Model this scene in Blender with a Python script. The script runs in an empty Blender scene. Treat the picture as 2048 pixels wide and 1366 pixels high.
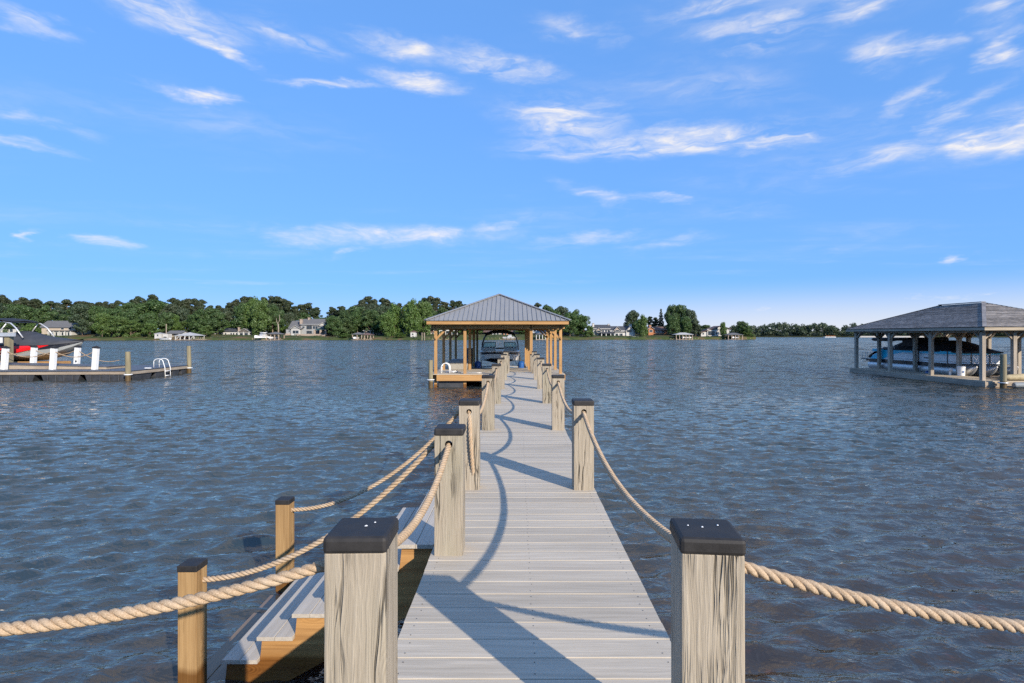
import bpy, math, random
import numpy as np
from mathutils import Vector, Matrix
R = math.radians
random.seed(7); rng = np.random.default_rng(7)
scene = bpy.context.scene
COL = scene.collection

# ------------------------------------------------------------------ camera
EYE = 2.32            # metres above the lake
F = 1081.0            # focal length in units of the 2048 px wide photograph
VX, VY = 1036.0, 670.0
cam_d = bpy.data.cameras.new('camera'); cam = bpy.data.objects.new('camera', cam_d); COL.objects.link(cam)
cam.location = (0, 0, EYE); cam.rotation_euler = (R(90), 0, 0)
cam_d.sensor_width = 36.0; cam_d.lens = 36.0*F/2048.0
cam_d.shift_x = (1024-VX)/2048.0; cam_d.shift_y = -(683-VY)/2048.0
cam_d.clip_start = 0.05; cam_d.clip_end = 6000
scene.camera = cam

# ------------------------------------------------------------------ light, sky, exposure
SUN_EL = R(24.5)
SUN_H = Vector((0.605, -0.796, 0)).normalized()      # horizontal direction towards the sun
SUN_V = Vector((SUN_H.x*math.cos(SUN_EL), SUN_H.y*math.cos(SUN_EL), math.sin(SUN_EL)))
sl = bpy.data.lights.new('sun', 'SUN'); so = bpy.data.objects.new('sun', sl); COL.objects.link(so)
sl.energy = 4.1; sl.angle = R(0.6); sl.color = (1.0, 0.90, 0.76)
so.rotation_euler = SUN_V.to_track_quat('Z', 'Y').to_euler(); so.location = (30, -40, 30)

world = bpy.data.worlds.new('World'); scene.world = world; world.use_nodes = True
scene.view_settings.view_transform = 'Standard'; scene.view_settings.look = 'None'
scene.view_settings.exposure = 0.60; scene.view_settings.gamma = 1.0
scene.view_settings.use_curve_mapping = False

class NT:
    """small helper round a node tree"""
    def __init__(s, tree): s.t = tree; s.n = tree.nodes; s.l = tree.links
    def add(s, typ, ins=None, **props):
        nd = s.n.new(typ)
        for k, v in props.items(): setattr(nd, k, v)
        for k, v in (ins or {}).items():
            sock = nd.inputs[k]
            if isinstance(v, bpy.types.NodeSocket): s.l.new(v, sock)
            else: sock.default_value = v
        return nd
    def math(s, op, a, b=None, clamp=False, c=None):
        nd = s.n.new('ShaderNodeMath'); nd.operation = op; nd.use_clamp = clamp
        for i, v in enumerate((a, b, c)):
            if v is None: continue
            if isinstance(v, bpy.types.NodeSocket): s.l.new(v, nd.inputs[i])
            else: nd.inputs[i].default_value = v
        return nd.outputs[0]
    def vmath(s, op, a, b=None, out=0):
        nd = s.n.new('ShaderNodeVectorMath'); nd.operation = op
        for i, v in enumerate((a, b)):
            if v is None: continue
            if isinstance(v, bpy.types.NodeSocket): s.l.new(v, nd.inputs[i])
            else: nd.inputs[i].default_value = v
        return nd.outputs[out]
    def ramp(s, fac, stops, interp='LINEAR'):
        nd = s.n.new('ShaderNodeValToRGB'); nd.color_ramp.interpolation = interp
        el = nd.color_ramp.elements
        while len(el) < len(stops): el.new(0.5)
        for e, (p, c) in zip(el, stops):
            e.position = p; e.color = (*c, 1) if len(c) == 3 else c
        s.l.new(fac, nd.inputs[0]); return nd.outputs[0]
    def maprange(s, v, a, b, c, d, interp='LINEAR'):
        nd = s.n.new('ShaderNodeMapRange'); nd.interpolation_type = interp
        s.l.new(v, nd.inputs[0])
        for i, x in zip((1, 2, 3, 4), (a, b, c, d)): nd.inputs[i].default_value = x
        return nd.outputs[0]
    def mix(s, fac, a, b, blend='MIX'):
        nd = s.n.new('ShaderNodeMix'); nd.data_type = 'RGBA'; nd.blend_type = blend
        for i, v in ((0, fac), (6, a), (7, b)):
            if isinstance(v, bpy.types.NodeSocket): s.l.new(v, nd.inputs[i])
            else: nd.inputs[i].default_value = v if (i == 0 or len(v) == 4) else (*v, 1)
        return nd.outputs[2]
    def noise(s, vec, scale=1.0, detail=4, rough=0.5, dist=0.0, out='Fac', dim='3D'):
        nd = s.n.new('ShaderNodeTexNoise'); nd.noise_dimensions = dim
        if vec is not None: s.l.new(vec, nd.inputs['Vector'])
        nd.inputs['Scale'].default_value = scale; nd.inputs['Detail'].default_value = detail
        nd.inputs['Roughness'].default_value = rough; nd.inputs['Distortion'].default_value = dist
        return nd.outputs[out]
    def mapping(s, vec, loc=(0,0,0), rot=(0,0,0), scale=(1,1,1), vt='POINT'):
        nd = s.n.new('ShaderNodeMapping'); nd.vector_type = vt
        s.l.new(vec, nd.inputs[0]); nd.inputs[1].default_value = loc
        nd.inputs[2].default_value = rot; nd.inputs[3].default_value = scale
        return nd.outputs[0]

def az_el(px, py):
    x, y, z = (px-VX), F, (VY-py)
    return math.atan2(x, y), math.atan2(z, math.hypot(x, y))

def build_world():
    w = NT(world.node_tree); w.n.clear()
    sky = w.add('ShaderNodeTexSky', sky_type='NISHITA', sun_disc=False, sun_elevation=SUN_EL,
                sun_rotation=math.atan2(SUN_H.x, SUN_H.y), altitude=200.0, air_density=1.0, dust_density=0.6, ozone_density=3.0)
    # the photograph's tone curve flattens the sky: compress the Nishita range everywhere alike
    hs = w.add('ShaderNodeGamma', {'Color': sky.outputs[0], 'Gamma': 0.30}).outputs[0]
    tint = w.mix(1.0, hs, SKY_TINT, 'MULTIPLY')
    tc = w.add('ShaderNodeTexCoord').outputs['Generated']
    sx = w.add('ShaderNodeSeparateXYZ', {0: tc})
    X, Y, Z = sx.outputs
    az = w.math('ARCTAN2', X, Y)
    hyp = w.math('SQRT', w.math('ADD', w.math('MULTIPLY', X, X), w.math('MULTIPLY', Y, Y)))
    el = w.math('ARCTAN2', Z, hyp)
    ae = w.add('ShaderNodeCombineXYZ', {0: az, 1: el}).outputs[0]
    # cirrus banks: (x, y, half width, half height in photo px, tilt in degrees, strength)
    banks = [(1130,240,150,46,6,.92),(1300,288,350,26,1,1.1),(1540,280,150,20,3,1.0),(1760,312,160,24,-6,.82),
             (1990,272,150,42,-4,1.2),(1915,222,110,24,-34,.72),(1830,205,90,26,-35,.62),
             (330,22,180,36,5,.95),(50,38,120,18,4,.85),(590,78,110,30,8,.86),(400,84,170,13,12,.8),
             (800,98,110,22,8,.76),(1000,130,150,24,7,.92),(840,163,110,18,3,.98),(640,166,130,9,-4,.74),
             (395,190,90,16,0,.82),(610,472,130,18,0,.84),(810,472,220,24,-3,.88),(960,455,130,12,-8,.7),
             (215,482,60,13,0,.76),(95,482,24,12,0,.7),(1205,392,100,20,17,.7),(1340,400,90,8,6,.6),
             (1490,62,160,34,10,.78),(1700,16,130,26,-6,.86),(1760,112,95,34,14,.74),(1850,95,100,20,12,.66),(1430,8,150,20,0,.7),
             (2035,95,60,40,-34,.9),(1990,22,100,44,8,.8),(1950,512,50,11,-16,.84),(1150,62,110,26,14,.62),
             (80,250,150,12,2,.6),(70,296,110,9,4,.7),(690,512,40,8,-14,.62),(1170,478,160,12,-3,.56),(1340,484,120,14,-5,.54),
             (1560,632,420,16,0,.55),(1900,600,330,12,1,.6),(1240,640,130,14,0,.5)]
    mask = None
    mw = w.noise(w.mapping(ae, scale=(7,20,1)), 1.0, 5, 0.6, 0.0, 'Color', dim='2D')
    aem = w.vmath('ADD', ae, w.vmath('MULTIPLY', w.vmath('SUBTRACT', mw, (0.5,0.5,0.5)), (0.16,0.05,0)))
    for (x, y, hw, hh, tilt, s) in banks:
        a, e = az_el(x, y); a2, _ = az_el(x+hw, y); _, e2 = az_el(x, y-hh)
        m = w.mapping(aem, loc=(a, e, 0), rot=(0, 0, -R(tilt)), scale=(abs(a2-a)*1.4, abs(e2-e)*1.75, 1), vt='TEXTURE')
        d = w.maprange(w.vmath('LENGTH', m, out=1), 0, 1, s, 0, 'SMOOTHSTEP')
        mask = d if mask is None else w.math('MAXIMUM', mask, d)
    # thin veil of cirrus, with cover added overhead out of view for neutral fill light, in planar cloud-deck coordinates
    zc = w.math('MAXIMUM', Z, 0.03)
    deck = w.add('ShaderNodeCombineXYZ', {0: w.math('DIVIDE', X, zc), 1: w.math('DIVIDE', Y, zc)}).outputs[0]
    veil = w.noise(w.mapping(deck, rot=(0,0,R(20)), scale=(0.35,0.8,1)), 1.0, 5, 0.55, dim='2D')
    veil = w.maprange(veil, 0.42, 0.74, 0.0, 0.95, 'SMOOTHSTEP')
    veil = w.math('MULTIPLY', veil, w.maprange(Z, 0.28, 0.62, 0.25, 1.0))
    mask = w.math('MAXIMUM', mask, veil)
    warp = w.noise(w.mapping(ae, scale=(5,16,1)), 1.0, 4, 0.55, 0.0, 'Color', dim='2D')
    ae2 = w.vmath('ADD', ae, w.vmath('MULTIPLY', w.vmath('SUBTRACT', warp, (0.5,0.5,0.5)), (0.16,0.06,0)))
    n1 = w.noise(w.mapping(ae2, rot=(0,0,R(-3)), scale=(6,30,1)), 1.0, 7, 0.58, 0.3, dim='2D')
    n2 = w.noise(w.mapping(ae2, rot=(0,0,R(15)), scale=(16,80,1)), 1.0, 5, 0.6, 0.2, dim='2D')
    n = w.math('ADD', w.math('MULTIPLY', n1, 0.66), w.math('MULTIPLY', n2, 0.34))
    n = w.maprange(n, 0.34, 0.68, 0.0, 1.0)
    dens = w.math('MULTIPLY', mask, w.math('ADD', w.math('MULTIPLY', n, 1.30), 0.10))
    dens = w.math('POWER', w.math('MINIMUM', w.math('MULTIPLY', dens, 0.95), 1.0), 1.5)
    dens = w.math('MULTIPLY', dens, 0.97)
    # milky air low over the lake to the right
    hz_el = w.maprange(el, 0.0, 0.10, 1.0, 0.0, 'SMOOTHSTEP')
    hz_az = w.maprange(w.math('ABSOLUTE', w.math('SUBTRACT', az, 0.72)), 0.15, 1.2, 0.78, 0.24, 'SMOOTHSTEP')
    dens = w.math('MAXIMUM', dens, w.math('MULTIPLY', hz_el, hz_az))
    dens = w.math('MULTIPLY', dens, w.maprange(Z, -0.01, 0.005, 0, 1))
    col = w.mix(dens, tint, CLOUD_COL)
    bg = w.add('ShaderNodeBackground', {'Color': col, 'Strength': SKY_STRENGTH})
    w.add('ShaderNodeOutputWorld', {0: bg.outputs[0]})
SKY_STRENGTH = 0.15
SKY_TINT = (0.70, 1.47, 2.85)
CLOUD_COL = (4.1, 4.0, 4.05)
build_world()
world.cycles.sampling_method = 'MANUAL'; world.cycles.sample_map_resolution = 512
cy = scene.cycles
cy.max_bounces = 6; cy.diffuse_bounces = 2; cy.glossy_bounces = 3; cy.transmission_bounces = 2; cy.transparent_max_bounces = 8
cy.use_denoising = False
cy.use_adaptive_sampling = True; cy.adaptive_threshold = 0.02
cy.caustics_reflective = False; cy.caustics_refractive = False

# ------------------------------------------------------------------ mesh helpers
class MB:
    def __init__(s): s.v = []; s.f = []; s.m = []
    def add(s, vs, fs, mi=0):
        o = len(s.v); s.v += [tuple(p) for p in vs]
        s.f += [tuple(i+o for i in f) for f in fs]; s.m += [mi]*len(fs); return s
    def hexa(s, p, mi=0):
        return s.add(p, [(0,3,2,1),(4,5,6,7),(0,1,5,4),(1,2,6,5),(2,3,7,6),(3,0,4,7)], mi)
    def box(s, x0, x1, y0, y1, z0, z1, mi=0):
        return s.hexa([(x0,y0,z0),(x1,y0,z0),(x1,y1,z0),(x0,y1,z0),(x0,y0,z1),(x1,y0,z1),(x1,y1,z1),(x0,y1,z1)], mi)
    def beam(s, p, q, w, h, up=(0,0,1), mi=0):
        p, q = Vector(p), Vector(q); d = (q-p).normalized()
        a = d.cross(Vector(up)).normalized()*w/2; b = a.cross(d).normalized()*h/2
        return s.hexa([p-a-b, p+a-b, q+a-b, q-a-b, p-a+b, p+a+b, q+a+b, q-a+b], mi)
    def tube(s, path, r, n=8, mi=0, caps=True):
        path = [Vector(p) for p in path]; k = len(path)
        rr = r if isinstance(r, (list, tuple)) else [r]*k
        vs = []; ref = None
        for i, p in enumerate(path):
            d = (path[min(i+1, k-1)] - path[max(i-1, 0)]).normalized()
            if ref is None: ref = Vector((0,0,1)) if abs(d.z) < 0.9 else Vector((1,0,0))
            a = (ref - d*ref.dot(d)).normalized(); ref = a; b = d.cross(a)
            for j in range(n):
                t = 2*math.pi*j/n; vs.append(p + (a*math.cos(t) + b*math.sin(t))*rr[i])
        fs = [(i*n+j, i*n+(j+1) % n, (i+1)*n+(j+1) % n, (i+1)*n+j) for i in range(k-1) for j in range(n)]
        if caps: fs += [tuple(range(n-1, -1, -1)), tuple(range((k-1)*n, k*n))]
        return s.add(vs, fs, mi)
    def prism(s, poly, vec, mi=0):
        n = len(poly); vec = Vector(vec); top = [Vector(p)+vec for p in poly]
        fs = [tuple(range(n-1, -1, -1)), tuple(range(n, 2*n))] + [(i, (i+1) % n, n+(i+1) % n, n+i) for i in range(n)]
        return s.add([Vector(p) for p in poly]+top, fs, mi)
    def slab(s, poly, t, mi=0):
        """polygon with thickness t towards its lower side"""
        p = [Vector(q) for q in poly]; nrm = (p[1]-p[0]).cross(p[2]-p[0]).normalized()
        if nrm.z < 0: nrm = -nrm
        return s.prism(p, -nrm*t, mi)
    def loft(s, secs, mi=0, cap0=True, cap1=True, closed=False):
        n = len(secs[0]); vs = [p for sec in secs for p in sec]; m = n if closed else n-1
        fs = [(i*n+j, i*n+(j+1) % n, (i+1)*n+(j+1) % n, (i+1)*n+j) for i in range(len(secs)-1) for j in range(m)]
        if cap0: fs.append(tuple(range(n-1, -1, -1)))
        if cap1: fs.append(tuple(range((len(secs)-1)*n, len(secs)*n)))
        return s.add(vs, fs, mi)
    def build(s, name, mats, parent=None, smooth=False, bevel=0.0, loc=(0,0,0), rot=(0,0,0)):
        me = bpy.data.meshes.new(name); me.from_pydata(s.v, [], s.f)
        for m in (mats if isinstance(mats, (list, tuple)) else [mats]): me.materials.append(m)
        if any(s.m): me.polygons.foreach_set('material_index', s.m)
        import bmesh
        bm = bmesh.new(); bm.from_mesh(me); bmesh.ops.recalc_face_normals(bm, faces=bm.faces); bm.to_mesh(me); bm.free()
        if smooth:
            me.polygons.foreach_set('use_smooth', [True]*len(me.polygons))
            if smooth == 'auto': me.set_sharp_from_angle(angle=R(40))
        me.update()
        o = bpy.data.objects.new(name, me); COL.objects.link(o); o.location = loc; o.rotation_euler = rot
        if parent is not None: o.parent = parent
        if bevel:
            b = o.modifiers.new('bevel', 'BEVEL'); b.width = bevel; b.segments = 2; b.limit_method = 'ANGLE'; b.angle_limit = R(40)
        return o

def tag(o, label=None, cat=None, group=None, kind=None):
    for k, v in (('label', label), ('category', cat), ('group', group), ('kind', kind)):
        if v: o[k] = v
    return o
def thing(name, label, cat, loc=(0,0,0), rotz=0.0, group=None):
    o = bpy.data.objects.new(name, None); COL.objects.link(o); o.location = loc; o.rotation_euler = (0,0,rotz)
    o.empty_display_size = 0.2
    return tag(o, label, cat, group)
def inst(src, parent=None, loc=(0,0,0), rot=(0,0,0), scale=(1,1,1), name=None):
    o = src.copy(); COL.objects.link(o); o.parent = parent; o.location = loc; o.rotation_euler = rot; o.scale = scale
    if name: o.name = name
    return o
def WX(px, Y): return (px-VX)*Y/F          # world x of a photo column at distance Y
def WZ(py, Y): return EYE + (VY-py)*Y/F    # world height of a photo row at distance Y

# ------------------------------------------------------------------ materials
def new_mat(name):
    m = bpy.data.materials.new(name); m.use_nodes = True
    t = NT(m.node_tree); t.n.clear(); return m, t
def finish(t, bsdf, disp=None):
    t.add('ShaderNodeOutputMaterial', {'Surface': bsdf})
def simple(name, col, rough=0.6, metal=0.0, var=0.12, scale=6.0, bump=0.0, spec=0.5, coat=0.0):
    """paint / plastic / metal with slight mottling"""
    m, t = new_mat(name)
    oc = t.add('ShaderNodeTexCoord').outputs['Object']
    rnd = t.add('ShaderNodeObjectInfo').outputs['Random']
    v = t.vmath('ADD', oc, t.add('ShaderNodeCombineXYZ', {0: t.math('MULTIPLY', rnd, 37.0), 1: t.math('MULTIPLY', rnd, 11.0)}).outputs[0])
    n = t.noise(v, scale, 5, 0.6)
    f = t.maprange(n, 0.3, 0.7, 1-var, 1+var)
    c = t.mix(1.0, (*col, 1), t.add('ShaderNodeCombineColor', {0: f, 1: f, 2: f}).outputs[0], 'MULTIPLY')
    r = t.maprange(n, 0.3, 0.7, max(rough-0.06, 0.02), min(rough+0.08, 1))
    b = t.add('ShaderNodeBsdfPrincipled', {'Base Color': c, 'Roughness': r, 'Metallic': metal, 'Specular IOR Level': spec, 'Coat Weight': coat})
    if bump:
        bp = t.add('ShaderNodeBump', {'Height': t.noise(v, scale*6, 4, 0.6), 'Strength': 0.6, 'Distance': bump})
        t.l.new(bp.outputs[0], b.inputs['Normal'])
    finish(t, b.outputs[0]); return m
def wood(name, light, dark, axis='z', fine=70.0, rough=0.75, crack=0.5, bump=0.004, knots=0.5, stain=None, spread=0.10, wet=None, streak=1.0, crack_w=0.006, crack_s=14, wav=0.05, lz=0.02):
    """sawn timber: stretched grain, checks, knots, per-piece tone; wet = height below which the piece is dark and wet"""
    m, t = new_mat(name)
    oc = t.add('ShaderNodeTexCoord').outputs['Object']
    rnd = t.add('ShaderNodeObjectInfo').outputs['Random']
    off = t.add('ShaderNodeCombineXYZ', {0: t.math('MULTIPLY', rnd, 53.0), 1: t.math('MULTIPLY', rnd, 31.0), 2: t.math('MULTIPLY', rnd, 17.0)}).outputs[0]
    v = t.vmath('ADD', oc, off)
    ax = {'x': 0, 'y': 1, 'z': 2}[axis]
    def st(a, b):
        s = [a, a, a]; s[ax] = b; return tuple(s)
    # knots push the grain aside
    kv = t.add('ShaderNodeTexVoronoi', {'Vector': t.mapping(v, scale=st(5.0, 2.2)), 'Scale': 1.0}, feature='F1')
    kd = kv.outputs['Distance']
    kin = t.maprange(kd, 0.0, 0.34, 1.0, 0.0, 'SMOOTHSTEP')
    warp = t.vmath('SCALE', t.vmath('SUBTRACT', t.noise(t.mapping(v, scale=st(6, 1.2)), 1.0, 3, 0.5, 0, 'Color'), (0.5,0.5,0.5)))
    t.n[-1].inputs['Scale'].default_value = wav
    v2 = t.vmath('ADD', v, warp)
    if knots:
        pull = t.vmath('SUBTRACT', t.mapping(v, scale=st(5.0, 2.2)), kv.outputs['Position'])
        pm = t.vmath('MULTIPLY', pull, st(0.2*knots, 0.0))
        sc = t.n.new('ShaderNodeVectorMath'); sc.operation = 'SCALE'; t.l.new(pm, sc.inputs[0]); t.l.new(t.math('MULTIPLY', kin, 0.62), sc.inputs['Scale'])
        v2 = t.vmath('SUBTRACT', v2, sc.outputs[0])
    g1 = t.noise(t.mapping(v2, scale=st(fine, fine*lz)), 1.0, 4, 0.6)
    g2 = t.noise(t.mapping(v2, scale=st(fine*0.42, fine*0.012)), 1.0, 3, 0.5)
    g3 = t.noise(t.mapping(v, scale=st(3.0, 1.0)), 1.0, 3, 0.5)
    rings = t.math('SINE', t.math('MULTIPLY', kd, 130.0))
    grain = t.math('ADD', t.math('MULTIPLY', g1, 0.5*streak), t.math('MULTIPLY', g2, 0.6*streak))
    grain = t.math('ADD', grain, t.math('MULTIPLY', t.math('MULTIPLY', rings, kin), 0.17*knots))
    gc = t.maprange(grain, 0.32*streak, 0.78*streak, 0, 1)
    col = t.mix(gc, dark, light)
    col = t.mix(t.math('MULTIPLY', t.maprange(kd, 0.02, 0.15, 1, 0, 'SMOOTHSTEP'), 0.60*knots), col, tuple(c*0.45 for c in dark))
    if stain:
        col = t.mix(t.maprange(g3, 0.5, 0.72, 0, 0.55, 'SMOOTHSTEP'), col, stain)
    tone = t.math('ADD', t.math('MULTIPLY', t.math('SUBTRACT', rnd, 0.5), spread*2), t.maprange(g3, 0.3, 0.7, 1-spread, 1+spread))
    col = t.mix(1.0, col, t.add('ShaderNodeCombineColor', {0: tone, 1: tone, 2: tone}).outputs[0], 'MULTIPLY')
    cn = t.noise(t.mapping(v2, loc=(3,7,1), scale=st(crack_s, 0.55)), 1.0, 4, 0.6)
    ck = t.maprange(t.math('ABSOLUTE', t.math('SUBTRACT', cn, 0.5)), 0.0, crack_w, 1, 0)
    cm = t.maprange(t.noise(t.mapping(v, loc=(9,2,4), scale=st(7, 1.4)), 1.0, 2, 0.5), 0.46, 0.58, 0, 1)
    ck = t.math('MULTIPLY', t.math('MULTIPLY', ck, cm), crack)
    col = t.mix(ck, col, tuple(c*0.25 for c in dark))
    ro = t.maprange(gc, 0, 1, min(rough+0.1, 1), rough)
    if wet is not None:
        gz = t.add('ShaderNodeSeparateXYZ', {0: t.add('ShaderNodeNewGeometry').outputs['Position']}).outputs[2]
        wz = t.math('ADD', gz, t.math('MULTIPLY', t.math('SUBTRACT', g3, 0.5), 0.12))
        wf = t.maprange(wz, wet, wet+0.05, 1, 0)
        col = t.mix(t.math('MULTIPLY', wf, 0.85), col, t.mix(1.0, col, (0.34, 0.22, 0.10), 'MULTIPLY'))
        ro = t.math('SUBTRACT', ro, t.math('MULTIPLY', wf, 0.45))
    h = t.math('SUBTRACT', t.math('ADD', t.math('MULTIPLY', g1, 0.7), t.math('MULTIPLY', g2, 0.5)), t.math('MULTIPLY', ck, 1.2))
    bp = t.add('ShaderNodeBump', {'Height': h, 'Strength': 0.9, 'Distance': bump})
    b = t.add('ShaderNodeBsdfPrincipled', {'Base Color': col, 'Roughness': ro, 'Normal': bp.outputs[0], 'Specular IOR Level': 0.3})
    finish(t, b.outputs[0]); return m

M = {}
M['post'] = wood('weathered_post', (0.45,0.385,0.295), (0.255,0.21,0.152), 'z', 150, 0.85, 1.0, 0.006, 1.0, stain=(0.25,0.23,0.165), spread=0.10, crack_w=0.032, crack_s=17, wav=0.075, lz=0.03)
M['deck'] = wood('composite_board', (0.575,0.50,0.395), (0.37,0.318,0.245), 'x', 120, 0.6, 0.0, 0.0015, 0.0, stain=(0.36,0.31,0.25), spread=0.10)
M['tread'] = wood('composite_tread', (0.56,0.495,0.41), (0.37,0.325,0.265), 'y', 120, 0.5, 0.0, 0.0012, 0.0, spread=0.04, wet=0.05)
M['pine_z'] = wood('new_pine_z', (0.54,0.325,0.14), (0.32,0.165,0.058), 'z', 40, 0.6, 0.35, 0.002, 0.9, spread=0.09, wet=0.12)
M['pine_x'] = wood('new_pine_x', (0.54,0.315,0.13), (0.32,0.165,0.055), 'x', 40, 0.6, 0.3, 0.002, 0.9, spread=0.09)
M['pine_y'] = wood('new_pine_y', (0.52,0.30,0.12), (0.31,0.16,0.055), 'y', 40, 0.6, 0.3, 0.002, 0.9, spread=0.09)
M['stringer'] = wood('stair_stringer', (0.60,0.33,0.12), (0.20,0.09,0.028), 'x', 48, 0.55, 0.2, 0.002, 1.0, spread=0.05, wet=0.16)
M['stair_post'] = wood('stair_post', (0.47,0.30,0.135), (0.20,0.108,0.04), 'z', 60, 0.65, 0.6, 0.003, 1.0, spread=0.05, wet=0.14)
M['old_z'] = wood('grey_timber_z', (0.50,0.43,0.35), (0.26,0.215,0.165), 'z', 40, 0.85, 0.8, 0.004, 0.6, spread=0.12)
M['old_x'] = wood('grey_timber_x', (0.47,0.39,0.30), (0.24,0.19,0.14), 'x', 30, 0.85, 0.6, 0.004, 0.6, stain=(0.16,0.12,0.09), spread=0.12)
M['old_y'] = wood('grey_timber_y', (0.50,0.43,0.34), (0.26,0.21,0.16), 'y', 30, 0.85, 0.6, 0.004, 0.6, stain=(0.18,0.15,0.12), spread=0.12)
M['plank_pale'] = wood('bleached_plank', (0.56,0.47,0.35), (0.33,0.27,0.19), 'x', 40, 0.8, 0.4, 0.003, 0.3, spread=0.12)
M['piling'] = wood('treated_piling', (0.33,0.29,0.19), (0.15,0.125,0.075), 'z', 45, 0.85, 0.7, 0.005, 0.5, spread=0.1, wet=0.26)
M['cap'] = simple('black_cap', (0.026,0.024,0.023), 0.6, 0, 0.35, 14, 0.0008, 0.3)
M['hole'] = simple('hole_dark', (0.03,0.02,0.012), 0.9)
M['white'] = simple('white_vinyl', (0.80,0.80,0.78), 0.4, 0, 0.04)
M['galv'] = simple('aluminium', (0.66,0.65,0.64), 0.36, 0.55, 0.1, 3)
M['steel'] = simple('dark_steel', (0.10,0.105,0.11), 0.5, 0.6, 0.15)
M['float'] = simple('black_float', (0.045,0.048,0.055), 0.55, 0, 0.3, 4)
M['slate_deck'] = simple('slate_deck', (0.085,0.09,0.10), 0.6, 0, 0.18, 3, 0.001)
M['roof_metal'] = simple('grey_metal_roof', (0.235,0.235,0.235), 0.5, 0.0, 0.06, 1.2)
M['blue_tank'] = simple('blue_tank', (0.015,0.09,0.30), 0.4)
M['black_canvas'] = simple('black_canvas', (0.012,0.012,0.014), 0.75, 0, 0.3, 5, 0.002)
M['navy_canvas'] = simple('charcoal_cover', (0.040,0.043,0.052), 0.7, 0, 0.25, 2.5, 0.006)
M['gel_beige'] = simple('beige_gelcoat', (0.85,0.80,0.72), 0.22, 0, 0.05, 2, 0, 0.5, 0.4)
M['gel_dark'] = simple('dark_gelcoat', (0.018,0.020,0.028), 0.2, 0, 0.1, 2, 0, 0.5, 0.4)
M['gel_grey'] = simple('grey_gelcoat', (0.30,0.31,0.30), 0.25, 0, 0.06, 2, 0, 0.5, 0.4)
M['gel_red'] = simple('red_gelcoat', (0.70,0.012,0.012), 0.25, 0, 0.05, 2, 0, 0.5, 0.4)
M['gel_teal'] = simple('teal_gelcoat', (0.01,0.50,0.74), 0.25, 0, 0.06, 2, 0, 0.5, 0.3)
M['gel_white'] = simple('white_gelcoat', (0.86,0.86,0.86), 0.25, 0, 0.04, 2, 0, 0.5, 0.3)
M['vinyl'] = simple('boat_vinyl', (0.50,0.46,0.40), 0.5)
M['tan_sack'] = simple('tan_canvas', (0.42,0.34,0.20), 0.8, 0, 0.3, 5, 0.01)

def rope_mat():
    m, t = new_mat('manila_rope')
    oc = t.add('ShaderNodeTexCoord').outputs['Object']
    n = t.noise(oc, 260, 4, 0.7); n2 = t.noise(oc, 14, 3, 0.5)
    c = t.mix(t.maprange(n, 0.3, 0.75, 0, 1), (0.27,0.175,0.095), (0.62,0.47,0.32))
    c = t.mix(t.maprange(n2, 0.45, 0.7, 0, 0.35), c, (0.62,0.52,0.40))
    bp = t.add('ShaderNodeBump', {'Height': n, 'Strength': 0.7, 'Distance': 0.0015})
    b = t.add('ShaderNodeBsdfPrincipled', {'Base Color': c, 'Roughness': 0.85, 'Normal': bp.outputs[0], 'Specular IOR Level': 0.2})
    finish(t, b.outputs[0]); return m
M['rope'] = rope_mat()
def glass_mat(name, tint, fac=0.35):
    m, t = new_mat(name)
    lw = t.add('ShaderNodeFresnel', {'IOR': 1.5}).outputs[0]
    tr = t.add('ShaderNodeBsdfTransparent', {'Color': (*tint, 1)}).outputs[0]
    gl = t.add('ShaderNodeBsdfGlossy', {'Roughness': 0.03, 'Color': (1,1,1,1)}).outputs[0]
    finish(t, t.add('ShaderNodeMixShader', {0: t.math('ADD', lw, 0.04), 1: tr, 2: gl}).outputs[0]); return m
M['windshield'] = glass_mat('windshield_glass', (0.50,0.70,0.70))
M['pane'] = simple('window_pane', (0.03,0.04,0.05), 0.08, 0, 0.2, 1.0)
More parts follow.
